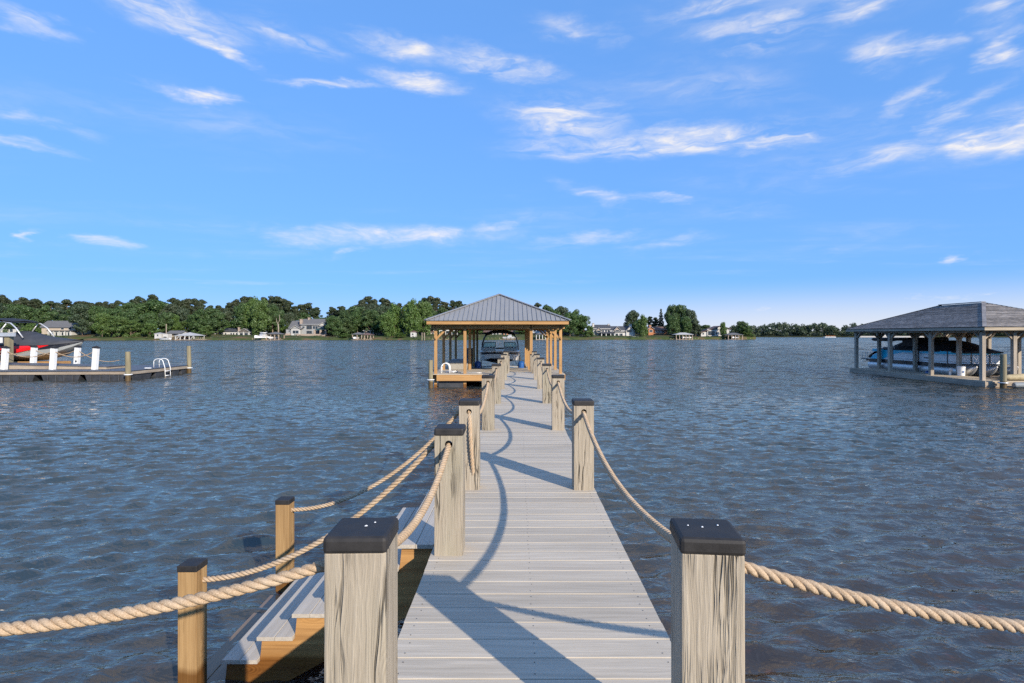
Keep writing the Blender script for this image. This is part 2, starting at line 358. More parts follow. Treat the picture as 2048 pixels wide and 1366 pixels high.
# ------------------------------------------------------------------ lake
DECK_Z = 0.935
def water_mat():
    m, t = new_mat('lake_water')
    geo = t.add('ShaderNodeNewGeometry')
    pos = geo.outputs['Position']
    sp = t.add('ShaderNodeSeparateXYZ', {0: pos})
    dist = t.vmath('LENGTH', t.vmath('MULTIPLY', pos, (1,1,0)), out=1)
    # small ripples riding on the modelled waves
    rot = t.mapping(pos, rot=(0,0,R(-9)), scale=(0.50,1.0,1))
    b1 = t.noise(rot, 8.5, 3, 0.55, 0.25, dim='2D')
    b2 = t.noise(rot, 30.0, 2, 0.5, 0.0, dim='2D')
    h = t.math('ADD', t.math('POWER', b1, 2.0), t.math('MULTIPLY', b2, 0.08))
    bp = t.add('ShaderNodeBump', {'Height': h, 'Strength': 1.0, 'Distance': 0.024})
    # waves too small to model farther out: sparse steep faces turned to the viewer on an otherwise gently rough sheet
    def steep(scale, rz, lo, hi, d0, d1, d2, d3):
        n = t.noise(t.mapping(pos, rot=(0,0,R(rz)), scale=(*scale, 1)), 1.0, 3, 0.6, 0.2, dim='2D')
        s = t.maprange(n, lo, hi, 0.0, 1.0, 'SMOOTHSTEP')
        return t.math('MULTIPLY', s, t.math('MULTIPLY', t.maprange(dist, d0, d1, 0, 1), t.maprange(dist, d2, d3, 1, 0)))
    s1 = steep((2.2, 4.6), -9, 0.50, 0.68, 7, 16, 30, 50)
    s2 = steep((0.9, 0.75), -5, 0.50, 0.66, 18, 34, 70, 110)
    s3 = steep((0.36, 0.14), -3, 0.50, 0.66, 50, 90, 400, 800)
    st_ = t.math('MAXIMUM', t.math('MAXIMUM', s1, s2), s3)
    amt = t.maprange(dist, 9.0, 45.0, 0.0, 1.0, 'SMOOTHSTEP')
    tl = t.vmath('SUBTRACT', t.noise(t.mapping(pos, scale=(3.0,5.0,1)), 1.0, 2, 0.6, 0.0, 'Color', dim='2D'), (0.5,0.5,0.5))
    av = t.add('ShaderNodeCombineXYZ', {0: t.math('MULTIPLY', amt, 1.3), 1: t.math('MULTIPLY', amt, 1.3), 2: 0.0}).outputs[0]
    fk = t.math('ADD', t.math('MULTIPLY', st_, 0.75), t.math('MULTIPLY', amt, 0.04))
    face = t.vmath('MULTIPLY', geo.outputs['Incoming'], t.add('ShaderNodeCombineXYZ', {0: fk, 1: fk, 2: 0.0}).outputs[0])
    nrm = t.vmath('NORMALIZE', t.vmath('ADD', t.vmath('ADD', bp.outputs[0], face), t.vmath('MULTIPLY', tl, av)))
    fr = t.math('POWER', t.add('ShaderNodeFresnel', {'IOR': 1.38, 'Normal': nrm}).outputs[0], 0.60)
    gl = t.add('ShaderNodeBsdfGlossy', {'Roughness': t.maprange(dist, 20.0, 200.0, 0.03, 0.14), 'Color': (1.0,0.85,0.68,1), 'Normal': nrm}).outputs[0]
    # the body of the water: clear and tea coloured in the shallows, dense blue green over depth
    depth = t.maprange(t.math('ADD', t.math('SUBTRACT', sp.outputs[1], t.math('MULTIPLY', sp.outputs[0], 0.22)), t.math('MULTIPLY', t.math('SUBTRACT', t.noise(t.mapping(pos, scale=(0.12,0.2,1)), 1.0, 3, 0.5, dim='2D'), 0.5), 5.0)), 1.0, 9.0, 0.2, 1.0, 'SMOOTHSTEP')
    qd = t.math('SUBTRACT', sp.outputs[1], t.math('MULTIPLY', sp.outputs[0], 0.55))
    body = t.mix(t.maprange(qd, 1.5, 7.5, 0, 1, 'SMOOTHSTEP'), (0.078,0.052,0.034), (0.026,0.039,0.046))
    df = t.add('ShaderNodeBsdfDiffuse', {'Color': body, 'Normal': nrm}).outputs[0]
    tr = t.add('ShaderNodeBsdfTransparent', {'Color': (0.72,0.52,0.40,1)}).outputs[0]
    bd = t.add('ShaderNodeMixShader', {0: depth, 1: tr, 2: df}).outputs[0]
    finish(t, t.add('ShaderNodeMixShader', {0: fr, 1: bd, 2: gl}).outputs[0]); return m

def axis_steps(lo, hi, fn):
    out = [lo]
    while out[-1] < hi: out.append(out[-1] + fn(out[-1]))
    return np.array(out)
def make_water():
    ys = axis_steps(-4.0, 2500.0, lambda y: max(0.042, 0.55*max(y,0)**2/(EYE*540)) if y < 60 else max(2.0, (y-40)*0.12))
    xp = axis_steps(0.0, 2200.0, lambda x: 0.05 if x < 9 else (0.05+(x-9)*0.035 if x < 60 else (x-50)*0.18))
    xs = np.concatenate([-xp[:0:-1], xp])
    dx = np.gradient(xs); dy = np.gradient(ys)
    X, Y = np.meshgrid(xs, ys); DX, DY = np.meshgrid(dx, dy)
    Z = np.zeros_like(X); r = np.random.default_rng(3)
    # the wave fronts bend: they run in towards the left bank and lie square on the right
    Yw = Y - 0.24*X + 0.29*2.5*np.logaddexp(0, X/2.5)
    N = 72
    for i in range(N):
        lam = 0.15*(0.60/0.15)**r.random()
        th = R(90) + r.normal(0, R(18 if lam > 0.35 else 30)); k = 2*math.pi/lam
        kx, ky = k*math.cos(th), k*math.sin(th)
        slope = 0.225*math.sqrt(2.0/N)*(0.9 if lam < 0.25 else (1.2 if lam < 0.5 else 0.8))
        fade = np.clip(1.6 - 4.2*np.hypot(kx*DX, ky*DY)/(2*math.pi), 0, 1)
        ph = kx*X + ky*Yw + r.random()*6.28
        Z += fade*(slope/k)*(np.sin(ph) - 0.38*np.cos(2*ph) - 0.12*np.sin(3*ph))
    Z *= np.clip((140-np.hypot(X, Y))/100, 0, 1)
    ny, nx = X.shape
    me = bpy.data.meshes.new('lake_water')
    co = np.stack([X, Y, Z], -1).reshape(-1, 3).astype(np.float32)
    idx = np.arange(ny*nx).reshape(ny, nx)
    q = np.stack([idx[:-1,:-1], idx[:-1,1:], idx[1:,1:], idx[1:,:-1]], -1).reshape(-1, 4)
    me.vertices.add(len(co)); me.vertices.foreach_set('co', co.ravel())
    me.loops.add(q.size); me.loops.foreach_set('vertex_index', q.ravel().astype(np.int32))
    me.polygons.add(len(q)); me.polygons.foreach_set('loop_start', (np.arange(len(q))*4).astype(np.int32))
    me.polygons.foreach_set('use_smooth', np.ones(len(q), bool))
    me.update(calc_edges=True); me.materials.append(water_mat())
    o = bpy.data.objects.new('lake_water', me); COL.objects.link(o); tag(o, kind='structure'); return o
make_water()

def ground_mat(name, stops, scale=0.3, bump=0.05, rough=0.9):
    m, t = new_mat(name)
    p = t.add('ShaderNodeNewGeometry').outputs['Position']
    n = t.noise(p, scale, 8, 0.62, 0.4)
    c = t.ramp(n, stops)
    bp = t.add('ShaderNodeBump', {'Height': t.noise(p, scale*6, 5, 0.6), 'Strength': 0.8, 'Distance': bump})
    finish(t, t.add('ShaderNodeBsdfPrincipled', {'Base Color': c, 'Roughness': rough, 'Normal': bp.outputs[0], 'Specular IOR Level': 0.2}).outputs[0]); return m
M['bed'] = ground_mat('lake_bed_mud', [(0.30,(0.10,0.05,0.032)),(0.48,(0.26,0.13,0.08)),(0.60,(0.38,0.20,0.125)),(0.72,(0.16,0.08,0.05))], 1.6, 0.04)
M['bank'] = ground_mat('bank_earth', [(0.36,(0.030,0.050,0.014)),(0.50,(0.060,0.080,0.022)),(0.60,(0.11,0.080,0.040)),(0.74,(0.20,0.105,0.055))], 0.11, 0.2)
M['forest_floor'] = ground_mat('forest_floor', [(0.3,(0.02,0.03,0.010)),(0.6,(0.05,0.05,0.02)),(0.8,(0.08,0.06,0.03))], 0.12, 0.2)
M['turf'] = ground_mat('turf', [(0.3,(0.04,0.075,0.015)),(0.6,(0.075,0.12,0.03)),(0.8,(0.11,0.13,0.04))], 0.5, 0.05)
M['wash_sand'] = ground_mat('sand', [(0.3,(0.42,0.34,0.24)),(0.7,(0.55,0.46,0.34))], 0.5, 0.03)
def make_bed():
    b = MB(); rows = [(-8,-0.15),(0,-0.30),(4,-0.55),(9,-1.2),(18,-2.4),(60,-4.0),(300,-5.0),(2600,-5.0)]
    xs = [-2300,-400,-120,-40,-15,-5,0,5,15,40,120,400,2300]
    vs = [(x, y, z+0.05*math.sin(x*1.3+y)) for (y, z) in rows for x in xs]; n = len(xs)
    b.add(vs, [(i*n+j, i*n+j+1, (i+1)*n+j+1, (i+1)*n+j) for i in range(len(rows)-1) for j in range(n-1)])
    tag(b.build('lake_bed', M['bed'], smooth=True), kind='structure')
make_bed()
def near_bank():
    b = MB(); xs = [-120,-40,-12,-4,0,4,12,40,120]; rows = [(-5.0,-0.6),(-6.2,0.35),(-7.5,0.85),(-14,1.1),(-60,2.0),(-160,3.0)]; n = len(xs)
    b.add([(x, y, z) for (y, z) in rows for x in xs], [(i*n+j, i*n+j+1, (i+1)*n+j+1, (i+1)*n+j) for i in range(len(rows)-1) for j in range(n-1)])
    tag(b.build('near_bank', M['turf'], smooth=True), kind='structure')
near_bank()

# ------------------------------------------------------------------ walkway
DX0, DX1 = -0.55, 0.69
walk = thing('walkway', 'long grey plank walkway with capped timber posts leading out to the boathouse', 'dock', (0, 0, DECK_Z))
PITCH = 0.143
def board_mesh(x0, x1, w, t, name, mat, along='x', c=0.0022):
    b = MB()
    prof = [(0,-t),(w,-t),(w,-c),(w-c,0),(c,0),(0,-c)]
    if along == 'x': b.prism([(x0, y, z) for y, z in prof], (x1-x0, 0, 0))
    else: b.prism([(x, x0, z) for x, z in prof], (0, x1-x0, 0))
    return b.build(name, mat)
brd = board_mesh(DX0, DX1, 0.1385, 0.026, 'deck_board', M['deck'])
y0 = -5.4; nb = int((20.1-y0)/PITCH)
for i in range(nb):
    o = brd if i == 0 else inst(brd)
    o.parent = walk; o.location = (random.uniform(-0.0025, 0.0025), y0+i*PITCH, random.uniform(-0.0008, 0.0008))
for x in (DX0+0.06, 0.07, DX1-0.06):
    MB().box(x-0.02, x+0.02, y0, 20.05, -0.24, -0.03).build('joist', M['old_y'], walk)
sm = MB()
for i in range(48, 110):
    for x in (DX0+0.06, 0.07, DX1-0.06):
        for dy in (0.03, 0.108):
            cx_, cy_ = x+random.uniform(-.006,.006), y0+i*PITCH+dy
            sm.add([(cx_+.0035*math.cos(a), cy_+.0035*math.sin(a), 0.0012) for a in np.linspace(0, 5.2, 6)], [(0,1,2,3,4,5)])
tag(sm.build('deck_screws', M['steel'], walk), kind='stuff')
# ramp down to the boathouse float
rb = MB(); rb.beam((0.07, 20.1, -0.03), (0.07, 23.7, -0.36), 1.24, 0.05)
rb.build('ramp', M['deck'], walk)

PW = 0.178
def post_mesh(w, h0, h1, hole_z=None, hr=0.024):
    """square post, drilled through front to back where the rope passes"""
    b = MB(); a = w/2
    if hole_z is None:
        b.box(-a, a, -a, a, h0, h1); return b
    z0, z1 = hole_z-a*0.6, hole_z+a*0.6; n = 16
    lev = [h0, z0, z1, h1]; vs = []
    for z in lev: vs += [(-a,-a,z),(a,-a,z),(a,a,z),(-a,a,z)]
    fs = [(0,3,2,1),(12,13,14,15)]
    for k in range(3):
        o = k*4
        for j in range(4):
            if k == 1 and j in (0, 2): continue
            fs.append((o+j, o+(j+1) % 4, o+4+(j+1) % 4, o+4+j))
    b.add(vs, fs)
    for sy in (-1, 1):
        ring = []; sq = []
        for i in range(n):
            t = 2*math.pi*i/n; c, s_ = math.cos(t), math.sin(t)
            ring.append((hr*c, sy*a, hole_z+hr*s_)); k = 1/max(abs(c), abs(s_))
            sq.append((a*c*k, sy*a, hole_z+a*0.6*s_*k))
        b.add(ring+sq, [(i, (i+1) % n, n+(i+1) % n, n+i) for i in range(n)])
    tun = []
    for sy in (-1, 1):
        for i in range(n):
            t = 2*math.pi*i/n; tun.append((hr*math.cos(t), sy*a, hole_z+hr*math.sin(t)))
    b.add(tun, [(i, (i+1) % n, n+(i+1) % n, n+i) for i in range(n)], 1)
    return b
def cap_mesh(w, t, r=0.006):
    b = MB(); a = w/2
    b.box(-a, a, -a, a, -t, 0); return b
HOLE = 0.70; PH = 0.755
post0 = post_mesh(PW, -1.9, PH, HOLE).build('post', [M['post'], M['hole']], bevel=0.006, smooth=False)
cap0 = cap_mesh(0.186, 0.05).build('cap', M['cap'], bevel=0.012)
plain0 = post_mesh(PW, -1.9, PH).build('post', [M['post'], M['hole']], bevel=0.006); plain_used = False
LEFT_Y = [1.56, 3.39, 4.83, 7.85, 10.9, 13.9, 16.75, 19.4]
RIGHT_Y = [1.55, 4.82, 7.86, 10.95, 13.9, 16.8, 19.5]
first = True
def add_post(cx, yf, rz=0.0, h=0.0):
    global first, plain_used
    c = cap0 if first and not plain_used else inst(cap0)
    if yf < 2:
        p = inst(plain0) if plain_used else plain0; plain_used = True
    else:
        p = post0 if first else inst(post0); first = False
    p.parent = walk; p.location = (cx, yf+PW/2, h); p.rotation_euler = (random.uniform(-.004,.004), random.uniform(-.006,.006), rz)
    c.parent = p; c.location = (0, 0, PH+0.045)
    c.rotation_euler = (0, 0, 0)
LXc, RXc = -0.437, 0.588
for i, y in enumerate(LEFT_Y): add_post(-0.473 if i == 0 else LXc, y, R(1.2) if i == 0 else random.uniform(-.012, .012))
for i, y in enumerate(RIGHT_Y): add_post(0.571 if i == 0 else RXc, y, R(-6) if i == 0 else random.uniform(-.012, .012))
def droppings(xsgn, spots):
    b = MB()
    for (x, y, r) in spots:
        n = 8; o = [(x+r*.8*math.cos(a)*random.uniform(.7,1.2), y+r*.65*math.sin(a), 0.001) for a in np.linspace(0, 5.5, n)]
        b.add(o+[(x, y, 0.004)], [(i, (i+1) % n, n) for i in range(n)])
    return b
near_caps = [o for o in bpy.data.objects if o.name.startswith('cap') and o.parent and o.parent.parent == walk and o.parent.location.y < 1.8]
for cpo in near_caps:
    sp = [(.01,.0,.007),(.03,.03,.004)] if cpo.parent.location.x < 0 else [(-.05,.01,.004),(-.01,.0,.005),(.04,.02,.005)]
    droppings(1, sp).build('bird_dropping', M['white'], cpo.parent, loc=(0, 0, PH+0.0458))
add_post(0.60, 22.6, 0, -0.22); add_post(-0.45, 22.9, 0, -0.25)
add_post(-2.55, 1.25, 0, 0.0); add_post(2.62, 1.25, 0, 0.0)

# ------------------------------------------------------------------ ropes
def rope_geo(fn, length, Rr=0.0180, lay=0.098, step=0.0055, sides=8, t0=0.0, t1=1.0):
    n = max(12, int(length/step)); t = np.linspace(t0, t1, n)
    P = np.array([fn(a) for a in t]); T = np.gradient(P, axis=0); T /= np.linalg.norm(T, axis=1)[:, None]
    up = np.array([0.0,0.0,1.0]) if abs(T[n//2,2]) < 0.9 else np.array([0.0,-1.0,0.0])
    A = up - T*(T@up)[:, None]; A /= np.linalg.norm(A, axis=1)[:, None]; B = np.cross(T, A)
    s = np.concatenate([[0], np.cumsum(np.linalg.norm(np.diff(P, axis=0), axis=1))])
    vs = []; fs = []
    ro, rs = 0.50*Rr, 0.56*Rr
    for k in range(3):
        th = 2*math.pi*(s/lay) + k*2*math.pi/3 + 0.35*np.sin(s*7.3+1.1) + 0.2*np.sin(s*17.0)
        C = P + ro*(np.cos(th)[:, None]*A + np.sin(th)[:, None]*B)
        D = np.gradient(C, axis=0); D /= np.linalg.norm(D, axis=1)[:, None]
        U = np.cos(th)[:, None]*A + np.sin(th)[:, None]*B; U -= D*np.sum(U*D, 1)[:, None]; U /= np.linalg.norm(U, axis=1)[:, None]
        V = np.cross(D, U); o = len(vs)
        for i in range(n):
            for j in range(sides):
                a = 2*math.pi*j/sides; vs.append(tuple(C[i] + rs*(math.cos(a)*U[i] + math.sin(a)*V[i])))
        fs += [(o+i*sides+j, o+i*sides+(j+1) % sides, o+(i+1)*sides+(j+1) % sides, o+(i+1)*sides+j) for i in range(n-1) for j in range(sides)]
        fs += [tuple(o+j for j in range(sides-1, -1, -1)), tuple(o+(n-1)*sides+j for j in range(sides))]
    return MB().add(vs, fs)
def sag_fn(p, q, sag, side=0.0):
    p, q = Vector(p), Vector(q)
    def f(t):
        v = p.lerp(q, t); v.z -= 4*sag*t*(1-t); v.x += side*math.sin(math.pi*t); return (v.x, v.y, v.z)
    return f
def rope(p, q, sag, label, near=True, side=0.0, Rr=0.0180, group=None):
    f = sag_fn(p, q, sag, side); L = (Vector(p)-Vector(q)).length*1.04
    g = rope_geo(f, L, Rr, 0.098, 0.0055 if near else 0.02, 8 if near else 5)
    return tag(g.build('rope', M['rope'], smooth=True), label, 'rope', group)
hz = DECK_Z+HOLE-0.004
grp = 'ropes strung between the walkway posts'
ordn = ['first', 'second', 'third', 'fourth', 'fifth', 'sixth', 'seventh', 'eighth', 'ninth', 'tenth', 'eleventh', 'twelfth', 'thirteenth',
        'fourteenth', 'fifteenth', 'sixteenth', 'seventeenth', 'eighteenth', 'nineteenth', 'twentieth']
for i in range(len(RIGHT_Y)-1):
    a = (RXc if i else 0.571, RIGHT_Y[i]+PW*0.7, hz); b = (RXc, RIGHT_Y[i+1]+PW*0.3, hz)
    rope(a, b, random.uniform(.175,.20), 'twisted tan rope on the right side of the walkway, %s span from the camera' % ordn[i], i < 2, group=grp)
lefts = [(0,1), (2,3), (3,4), (4,5), (5,6), (6,7)]
for k, (i, j) in enumerate(lefts):
    a = (LXc if i else -0.473, LEFT_Y[i]+PW*0.7, hz); b = (LXc, LEFT_Y[j]+PW*0.3, hz)
    lab = ('twisted tan rope from the nearest left post to the post before the stairs' if k == 0 else
           'twisted tan rope on the left side of the walkway, %s span beyond the stairs' % ordn[k-1])
    rope(a, b, 0.15 if k == 0 else random.uniform(.19,.22), lab, k < 2, group=grp)
def drop_fn(x, y, z0, z1):
    return lambda t: (x+0.004*t*9, y - 0.055*math.sin(math.pi*min(max(t,0),1))**0.55 + 0.03, z0+(z1-z0)*t)
g = rope_geo(drop_fn(LXc, LEFT_Y[2], hz, DECK_Z+0.115), 0.65)
tag(g.build('rope', M['rope'], smooth=True), 'tan rope hanging straight down the left post just past the stairs', 'rope', grp)
rope((-0.55, 1.65, hz), (-2.55, 1.34, hz+0.02), 0.145, 'thick near rope running off the left edge from the nearest left post', True, group=grp)
rope((0.65, 1.63, hz), (2.62, 1.34, hz+0.02), 0.145, 'thick near rope running off the right edge from the nearest right post', True, group=grp)

# ------------------------------------------------------------------ stairs into the water
SX, SY0, SY1, RISE, RUN = -0.555, 3.60, 4.82, 0.153, 0.2335
stairs = thing('dock_stairs', 'wooden stairs with grey treads going down from the walkway into the lake', 'stairs', (0,0,0))
tb = board_mesh(SY0-0.02, SY1+0.01, 0.1175, 0.026, 'tread_board', M['tread'], 'y', 0.003)
k = 0
for n in range(8):
    z = DECK_Z-0.004-RISE*n
    for j in (0, 1):
        o = tb if k == 0 else inst(tb); k += 1
        o.parent = stairs; o.location = (SX-0.0025-RUN*n-0.120*(j+1), 0, z)
for y in (SY0+0.015, SY1-0.055, (SY0+SY1)/2):
    b = MB(); pts = []
    for n in range(8):
        zt = DECK_Z-0.031-RISE*n
        pts += [(SX-0.004-RUN*n, y, zt), (SX-0.222-RUN*n, y, zt)]
    pts += [(SX-0.222-RUN*7, y, DECK_Z-0.031-RISE*7-0.30), (SX-0.004, y, DECK_Z-0.40)]
    b.prism(pts, (0, 0.04, 0)); b.build('stringer', M['stringer'], stairs)
sp0 = post_mesh(0.122, -1.2, 0.80).build('stair_post', M['stair_post'], stairs, bevel=0.005)
sc0 = cap_mesh(0.128, 0.042).build('cap', M['cap'], sp0, bevel=0.005)
sp0.location = (-2.122, 3.525, 0); sc0.location = (0, 0, 0.84)
sp1 = inst(sp0, stairs, (-2.112, 4.90, 0)); sc1 = inst(sc0, sp1, (0, 0, 0.84))
rope((-0.53, 3.48, hz+0.0), (-2.07, 3.545, 0.715), 0.20, 'tan stair rail rope from the near post down to the nearer small post', True, group='stair rail ropes')
rope((-0.53, 4.92, hz+0.0), (-2.06, 4.90, 0.735), 0.22, 'tan stair rail rope from the far post down to the farther small post', True, group='stair rail ropes')
# ------------------------------------------------------------------ the boathouse at the end of the walkway
GZ = 0.595
bh = thing('boathouse', 'open pine boathouse with grey ribbed metal hip roof at the end of the walkway', 'boathouse', (-0.90, 23.9, 0), R(0.74))
def gx(X): return X+0.90
EX0, EX1, EY0, EY1, EZ, RISEZ = -3.14, 3.17, -0.42, 9.55, 2.95, 1.36
ROWS = [-2.76, -1.46, 1.49, 2.80]; YS = [0.20, 3.05, 6.0, 8.98]
pb = MB(); pb.box(-.064, .064, -.064, .064, -1.6, 2.82); gpost = pb.build('post', M['pine_z'], bh, bevel=0.006)
k = 0
for x in ROWS:
    for y in YS:
        o = gpost if k == 0 else inst(gpost, bh); k += 1; o.location = (x, y, 0)
# floor: cross platform in front and a finger on each side of the slip
fb = board_mesh(-3.0, 2.98, 0.14, 0.03, 'floor_board', M['deck'])
n = 0
for i in range(31):
    o = fb if n == 0 else inst(fb); n += 1; o.parent = bh; o.location = (0, -0.03+i*0.1435, GZ)
fl = board_mesh(-3.0, -1.36, 0.14, 0.03, 'floor_board', M['deck']); fr = board_mesh(1.40, 2.98, 0.14, 0.03, 'floor_board', M['deck'])
for i in range(31, 64):
    for s, p in enumerate((fl, fr)):
        o = p if i == 31 else inst(p); o.parent = bh; o.location = (0, -0.03+i*0.1435, GZ)
MB().box(-2.69, 2.70, -0.045, -0.005, GZ-0.30, GZ-0.033).build('rim_board', M['pine_x'], bh)
for x in (-3.0, -1.38, 1.38, 2.96):
    MB().box(x, x+0.04, 0.02 if abs(x) > 2 else 4.5, 9.1, GZ-0.28, GZ-0.034).build('rim_board', M['pine_y'], bh)
for (a, b_, c, d) in ((-2.65,-1.5,0.15,1.9),(-2.65,-1.5,3.2,5.4),(-2.65,-1.5,6.4,8.8),(1.6,2.8,3.2,5.4),(1.6,2.8,6.4,8.8),(0.9,2.6,0.3,1.9)):
    MB().box(a, b_, c, d, -0.12, GZ-0.31).build('float', M['float'], bh, bevel=0.03)
# beams, fascia, braces
for x in ROWS: MB().box(x-0.045, x+0.045, 0.10, 9.1, 2.62, 2.815).build('beam', M['pine_y'], bh)
for y in YS: MB().box(-2.95, 2.98, y-0.10, y-0.075, 2.60, 2.80).build('beam', M['pine_x'], bh)
MB().box(EX0+0.06, EX1-0.06, EY0+0.05, EY0+0.09, EZ-0.165, EZ-0.012).build('fascia', M['pine_x'], bh)
MB().box(EX0+0.06, EX1-0.06, EY1-0.09, EY1-0.05, EZ-0.165, EZ-0.012).build('fascia', M['pine_x'], bh)
for x in (EX0+0.06, EX1-0.10): MB().box(x, x+0.04, EY0+0.092, EY1-0.092, EZ-0.165, EZ-0.012).build('fascia', M['pine_y'], bh)
for (x, sx) in ((-2.76, 1), (2.80, -1)):
    for y in YS:
        b = MB(); b.beam((x, y-0.005, 2.12), (x+sx*0.52, y-0.005, 2.64), 0.085, 0.038, (0,1,0)); b.build('brace', M['pine_z'], bh)
    for y, sy in ((0.07, 1), (8.98, -1)):
        b = MB(); b.beam((x+sx*0.0, y, 2.12), (x, y+sy*0.5, 2.62), 0.038, 0.085, (0,0,1)); b.build('brace', M['pine_z'], bh)
# rafters
cx = (EX0+EX1)/2; hw = (EX1-EX0)/2; RY0, RY1 = EY0+hw, EY1-hw
rid = EZ+RISEZ
for i in range(13):
    y = RY0+0.05+i*(RY1-RY0-0.1)/12
    for s in (-1, 1):
        b = MB(); b.beam((cx, y, rid-0.13), (cx+s*(hw-0.1), y, EZ-0.08), 0.04, 0.12); b.build('rafter', M['pine_x'], bh)
# ribbed metal panels: each one a sheet of its own with a raised seam
def panel(pts, seam, name='roof_panel'):
    b = MB(); b.slab(pts, 0.012)
    p, q = seam; b.beam((p[0], p[1], p[2]+0.010), (q[0], q[1], q[2]+0.010), 0.022, 0.032)
    return b.build(name, M['roof_metal'], bh)
npan = 31; wd = (EX1-EX0)/npan
def hip_z(d): return EZ + RISEZ*d/hw
for i in range(npan):
    x0, x1 = EX0+i*wd+0.002, EX0+(i+1)*wd-0.002
    d0, d1 = min(x0-EX0, EX1-x0), min(x1-EX0, EX1-x1)
    for (yb, sg) in ((EY0, 1), (EY1, -1)):
        pts = [(x0, yb, EZ), (x1, yb, EZ), (x1, yb+sg*d1, hip_z(d1))]
        if (x0-cx)*(x1-cx) < 0: pts.append((cx, yb+sg*hw, rid-0.001))
        pts.append((x0, yb+sg*d0, hip_z(d0)))
        panel(pts, ((x0, yb-sg*0.01, EZ+0.003), (x0, yb+sg*d0, hip_z(d0)+0.003)))
npy = 48; wy = (EY1-EY0)/npy
for i in range(npy):
    y0_, y1_ = EY0+i*wy+0.002, EY0+(i+1)*wy-0.002
    d0, d1 = min(y0_-EY0, EY1-y0_, hw), min(y1_-EY0, EY1-y1_, hw)
    for (xb, sg) in ((EX0, 1), (EX1, -1)):
        pts = [(xb, y0_, EZ), (xb, y1_, EZ), (xb+sg*d1, y1_, hip_z(d1)), (xb+sg*d0, y0_, hip_z(d0))]
        panel(pts, ((xb, y0_, EZ+0.003), (xb+sg*d0, y0_, hip_z(d0)+0.003)))
for (p, q) in (((EX0,EY0,EZ),(cx,RY0,rid)),((EX1,EY0,EZ),(cx,RY0,rid)),((EX0,EY1,EZ),(cx,RY1,rid)),((EX1,EY1,EZ),(cx,RY1,rid)),((cx,RY0-.05,rid),(cx,RY1+.05,rid))):
    b = MB(); b.beam((p[0],p[1],p[2]+0.03), (q[0],q[1],q[2]+0.03), 0.17, 0.03); b.build('ridge_cap', M['roof_metal'], bh)

def at_bh(lx, ly): # boathouse-local to world
    a = R(0.74); return (-0.90+lx*math.cos(a)-ly*math.sin(a), 23.9+lx*math.sin(a)+ly*math.cos(a))
# front left guide piling with a white hoop
wx, wy_ = at_bh(-2.93, -0.17)
pl = thing('mooring_piling', 'greenish guide piling with white hoop at the boathouse front left corner', 'piling', (wx, wy_, 0))
MB().tube([(0,0,-1.8),(0,0,0.5),(0,0,1.22)], [0.105,0.10,0.095], 14).build('shaft', M['piling'], pl, smooth='auto')
MB().tube([(0.15*math.cos(t), 0.15*math.sin(t), 0.36) for t in np.linspace(0, 6.28, 17)], 0.022, 6).build('hoop', M['white'], pl, smooth=True)
# swim ladder, two white hoops
lx, ly = at_bh(-2.56, 0.50)
ld = thing('swim_ladder', 'white looped swim ladder on the boathouse platform by the corner piling', 'ladder', (lx, ly, GZ))
for y in (0.0, 0.30):
    MB().tube([(0.0, y, 0.0), (0.0, y, 0.24)]+[(0.19-0.19*math.cos(t), y, 0.24+0.21*math.sin(t)) for t in np.linspace(0.2, 2.95, 11)]+[(0.38, y, 0.22), (0.38, y, 0)], 0.018, 8).build('rail', M['white'], ld, smooth=True)
for x in (0.0, 0.38): MB().tube([(x, 0, 0.03), (x, 0.30, 0.03)], 0.02, 6).build('rung', M['white'], ld, smooth=True)
M['w_box'] = simple('box_plastic', (0.34,0.31,0.26), 0.6)
# dock box
lx, ly = at_bh(-2.05, 3.9)
db = thing('dock_box', 'low cream dock box with a grey lid between the left boathouse posts', 'storage box', (lx, ly, GZ), R(0.74))
b = MB(); b.hexa([(-.46,-.9,0.004),(.46,-.9,0.004),(.46,.9,0.004),(-.46,.9,0.004),(-.5,-.94,.34),(.5,-.94,.34),(.5,.94,.34),(-.5,.94,.34)]); b.build('body', M['w_box'], db, bevel=0.015)
b = MB(); b.hexa([(-.53,-.97,.34),(.53,-.97,.34),(.53,.97,.34),(-.53,.97,.34),(-.45,-.9,.46),(.45,-.9,.46),(.45,.9,.46),(-.45,.9,.46)]); b.build('lid', M['roof_metal'], db, bevel=0.012)
# dark bin
lx, ly = at_bh(-1.72, 6.3)
bn = thing('waste_bin', 'tall dark bin standing on the left finger of the boathouse', 'bin', (lx, ly, GZ))
MB().tube([(0,0,0.004),(0,0,.06),(0,0,.94)], [.15,.16,.20], 16).build('body', M['steel'], bn, smooth='auto')
MB().tube([(0,0,.945),(0,0,.985)], [.215,.21], 16).build('rim', M['float'], bn, smooth='auto')
# hose coil loop on the platform
lx, ly = at_bh(-2.1, 0.75)
hp = [(0.25*math.cos(t)*(1+.1*math.sin(3*t)), 0.2*math.sin(t), 0.02+0.004*t) for t in np.linspace(0, 18, 60)] + [(0.4,-0.1,0.02),(0.9,-0.25,0.02),(1.5,-0.3,0.02)]
tag(MB().tube(hp, 0.012, 6).build('hose', M['galv'], loc=(lx, ly, GZ), smooth=True), 'thin grey hose coiled on the boathouse platform', 'hose')

